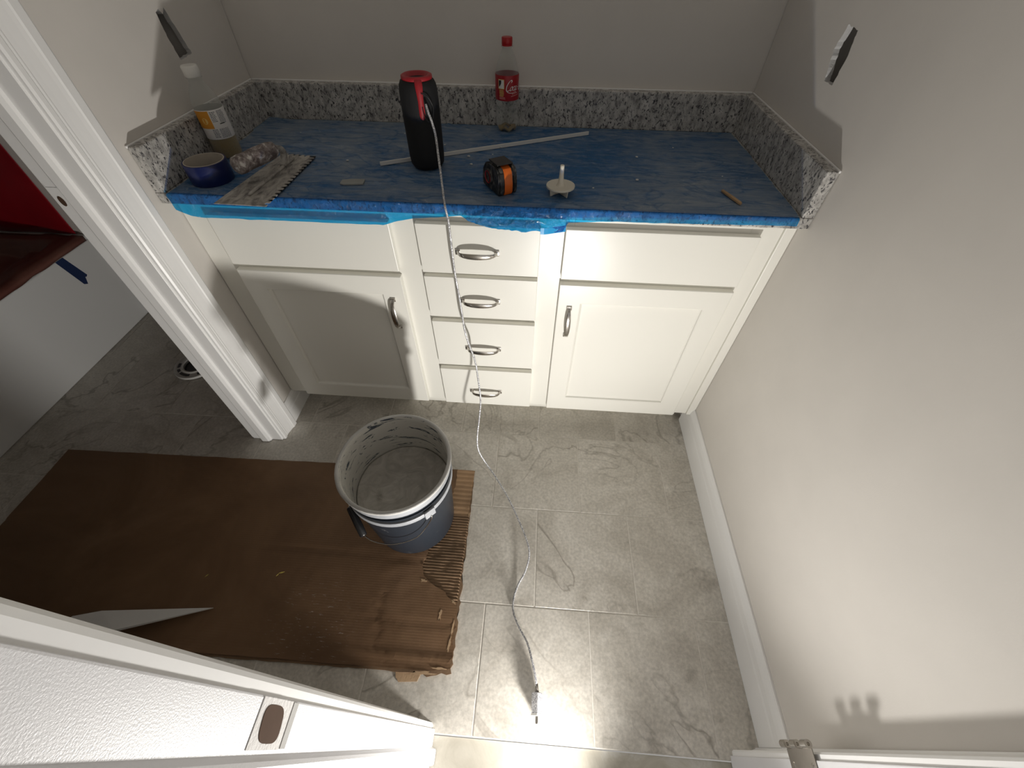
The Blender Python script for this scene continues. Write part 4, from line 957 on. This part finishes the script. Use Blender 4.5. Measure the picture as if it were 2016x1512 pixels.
for j in range(72): bm.faces.new((rr[36][j], rr[36][(j+1) % 72], bot[(j+1) % 72], bot[j]))
bm.faces.new(bot[::-1]); bmesh.ops.recalc_face_normals(bm, faces=bm.faces)
tag(obj('mortar', bm, M['mortar'], origin=(BX, BY, ZM), smooth=True), 'wet grey mortar filling the bucket', 'mortar')
# ---- pointed offcut of white board, one edge tipped up
tp = [Vector((.060, -1.306, .0125)), Vector((-.235, -1.340, .028)), Vector((-.300, -1.360, .036)), Vector((-.330, -1.400, .052)), Vector((-.140, -1.388, .062))]
bm = nb(); a_ = [bm.verts.new(p) for p in tp]; b_ = [bm.verts.new(p+Vector((0, .001, .012 if i else .003))) for i, p in enumerate(tp)]
bm.faces.new(a_[::-1]); bm.faces.new(b_)
for i in range(5): bm.faces.new((a_[i], a_[(i+1) % 5], b_[(i+1) % 5], b_[i]))
finish(bm); tag(obj('board_offcut', bm, M['grey_board'], origin=(-.15, -1.36, .012)), 'pointed white board offcut lying tipped on the cardboard', 'board')
# ---- dry leaf bits on the cardboard
for (x, y, a, l) in ((.215, -1.195, .35, .018), (.205, -1.203, 1.0, .010), (-.01, -1.22, .9, .012)):
    b = nb(); prism(b, [(-l/2, 0), (0, l*.11), (l/2, 0), (0, -l*.11)], Matrix.Translation((x, y, ZK+.0105)) @ Matrix.Rotation(a, 4, 'Z'), .0008)
    tag(obj('leaf_fragment', b, M['leaf'], origin=(x, y, ZK+.0105)), 'tiny yellow leaf fragment on the cardboard', 'leaf', 'leaf fragments on the cardboard')

# ================================================================== TUB ROOM
XT = -1.015
tb = thing('bathtub', (-1.40, -.76, 0), 'white alcove bathtub with a plain flat apron', 'bathtub')
bm = nb(); box(bm, XT-.02, XT, -1.525, -.001, .0005, .405, .004, 2); obj('apron', bm, M['tub'], tb)
bm = nb()
box(bm, XT-.075, XT, -1.525, -.001, .4052, .425, .008, 3); box(bm, -1.798, -1.73, -1.525, -.001, .4052, .425, .006, 2); box(bm, -1.7299, XT-.0751, -.075, -.001, .4052, .425, .006, 2); box(bm, -1.7299, XT-.0751, -1.525, -1.45, .4052, .425, .006, 2)
obj('rim', bm, M['tub'], tb)
bm = nb(); loops = [(-1.73, XT-.075, -1.45, -.075, .415), (-1.70, XT-.11, -1.40, -.12, .20), (-1.66, XT-.15, -1.33, -.18, .08), (-1.60, XT-.2, -1.25, -.25, .07)]
rs = [[bm.verts.new(p) for p in ((a, c, z), (b, c, z), (b, d, z), (a, d, z))] for a, b, c, d, z in loops]
for i in range(3):
    for j in range(4): bm.faces.new((rs[i][j], rs[i][(j+1) % 4], rs[i+1][(j+1) % 4], rs[i+1][j]))
bm.faces.new(rs[3]); finish(bm); obj('basin', bm, M['tub'], tb)
# red sheet hung on the wall at the tub's end, dark sheet over the tub
bm = nb(); g = []
for i in range(61):
    row = []
    for j in range(41):
        x = -1.795+(XT-.03+1.795)*i/60; z = .432+1.5*j/40
        row.append(bm.verts.new((x, -.008-.006*(1+noise.noise(Vector((x*5, z*1.2, 0))))-.004*math.sin(x*22)*math.exp(-(z-.43)*1.2), z)))
    g.append(row)
for i in range(60):
    for j in range(40): bm.faces.new((g[i][j], g[i+1][j], g[i+1][j+1], g[i][j+1]))
e = bmesh.ops.extrude_face_region(bm, geom=list(bm.faces)); bmesh.ops.translate(bm, verts=[v for v in e['geom'] if isinstance(v, bmesh.types.BMVert)], vec=(0, .0008, 0)); finish(bm)
tag(obj('red_sheet', bm, M['red_sheet'], smooth=True, origin=(-1.4, -.01, .43)), 'red plastic sheet hanging on the wall above the tub end', 'sheet')
bm = nb(); g = []
for i in range(61):
    row = []
    for j in range(81):
        x = -1.72+(XT+.004+1.72)*i/60; y = -1.50+(1.475)*j/80; d = min(1, max(0, (XT-.05-x)/.08))
        z = .4265+.003*(1-d)+d*(-.035+.045*noise.noise(Vector((x*4.5, y*3.5, 0)))+.018*noise.noise(Vector((x*14+y*5, y*9, 2))))
        z = max(z, .4262) if (x > XT-.085 or y > -.085 or y < -1.44) else z
        z += .012*max(0, noise.noise(Vector((x*9, y*7, 7))))*(1 if y > -.45 else .6)
        if i >= 58: x = XT+.0035; z = (.4275, .418, .408+.004*noise.noise(Vector((0, y*15, 0))))[i-58]
        row.append(bm.verts.new((x, y, z)))
    g.append(row)
for i in range(60):
    for j in range(80): bm.faces.new((g[i][j], g[i+1][j], g[i+1][j+1], g[i][j+1]))
e = bmesh.ops.extrude_face_region(bm, geom=list(bm.faces)); bmesh.ops.translate(bm, verts=[v for v in e['geom'] if isinstance(v, bmesh.types.BMVert)], vec=(-.0006, 0, .0008)); finish(bm)
tag(obj('tub_cover_sheet', bm, M['brown_sheet'], smooth=True, origin=(-1.36, -.7, .426)), 'dark reddish brown sheet crumpled over the bathtub', 'sheet')
# blue tape strip holding the sheet to the apron
bm = nb(); pts = [(-.168, .4255), (-.138, .4255), (-.150, .30), (-.156, .291), (-.161, .293), (-.166, .285), (-.178, .288)]
bm = nb(); prism(bm, [(-.196, .405), (-.158, .405), (-.127, .302), (-.135, .297), (-.140, .300), (-.152, .272), (-.166, .280)], frame((XT+.0003, 0, 0), (0, 1, 0), (0, 0, 1), (1, 0, 0)), .0006)
tag(obj('tape_strip', bm, M['bluestrip'], origin=(XT, -.16, .34)), 'dark blue tape strip stuck on the tub apron', 'tape')
bm = nb(); box(bm, XT+.0005, XT+.012, -.012, -.0005, .105, 1.9, .002, 1); struct(obj('trim_4', bm, M['trim']), 'slim white strip closing the tub and wall corner', 'trim')
# ---- toilet flange
FX, FY = -.556, -.355
fg = thing('toilet_flange', (FX, FY, 0), 'white plastic toilet flange ring with slotted bolt holes in the tub room floor', 'flange')
bm = nb(); lathe(bm, [(.050, .003), (.050, .014), (.056, .0155), (.060, .012), (.078, .010), (.084, .0125), (.089, .0125), (.0905, .009), (.0905, .003), (.050, .003)], (FX, FY, .0005), 56); obj('ring', bm, M['pvc'], fg, smooth=True, autosmooth=40)
bm = nb(); lathe(bm, [(.0001, .0015), (.0495, .0015), (.0495, .0035), (.0001, .0035)], (FX, FY, .0003), 40); obj('pipe_opening', bm, M['blackplastic'], fg)
for a0, a1 in ((.5, 1.1), (1.9, 2.5), (3.2, 3.55), (3.75, 4.0), (4.15, 4.85), (5.3, 5.9)):
    bm = nb(); lathe(bm, [(.064, .0118), (.0755, .0106), (.0755, .0126), (.064, .0126)], (FX, FY, .0005), 12, a0=a0, a1=a1); obj('bolt_slot', bm, M['blackplastic'], fg)
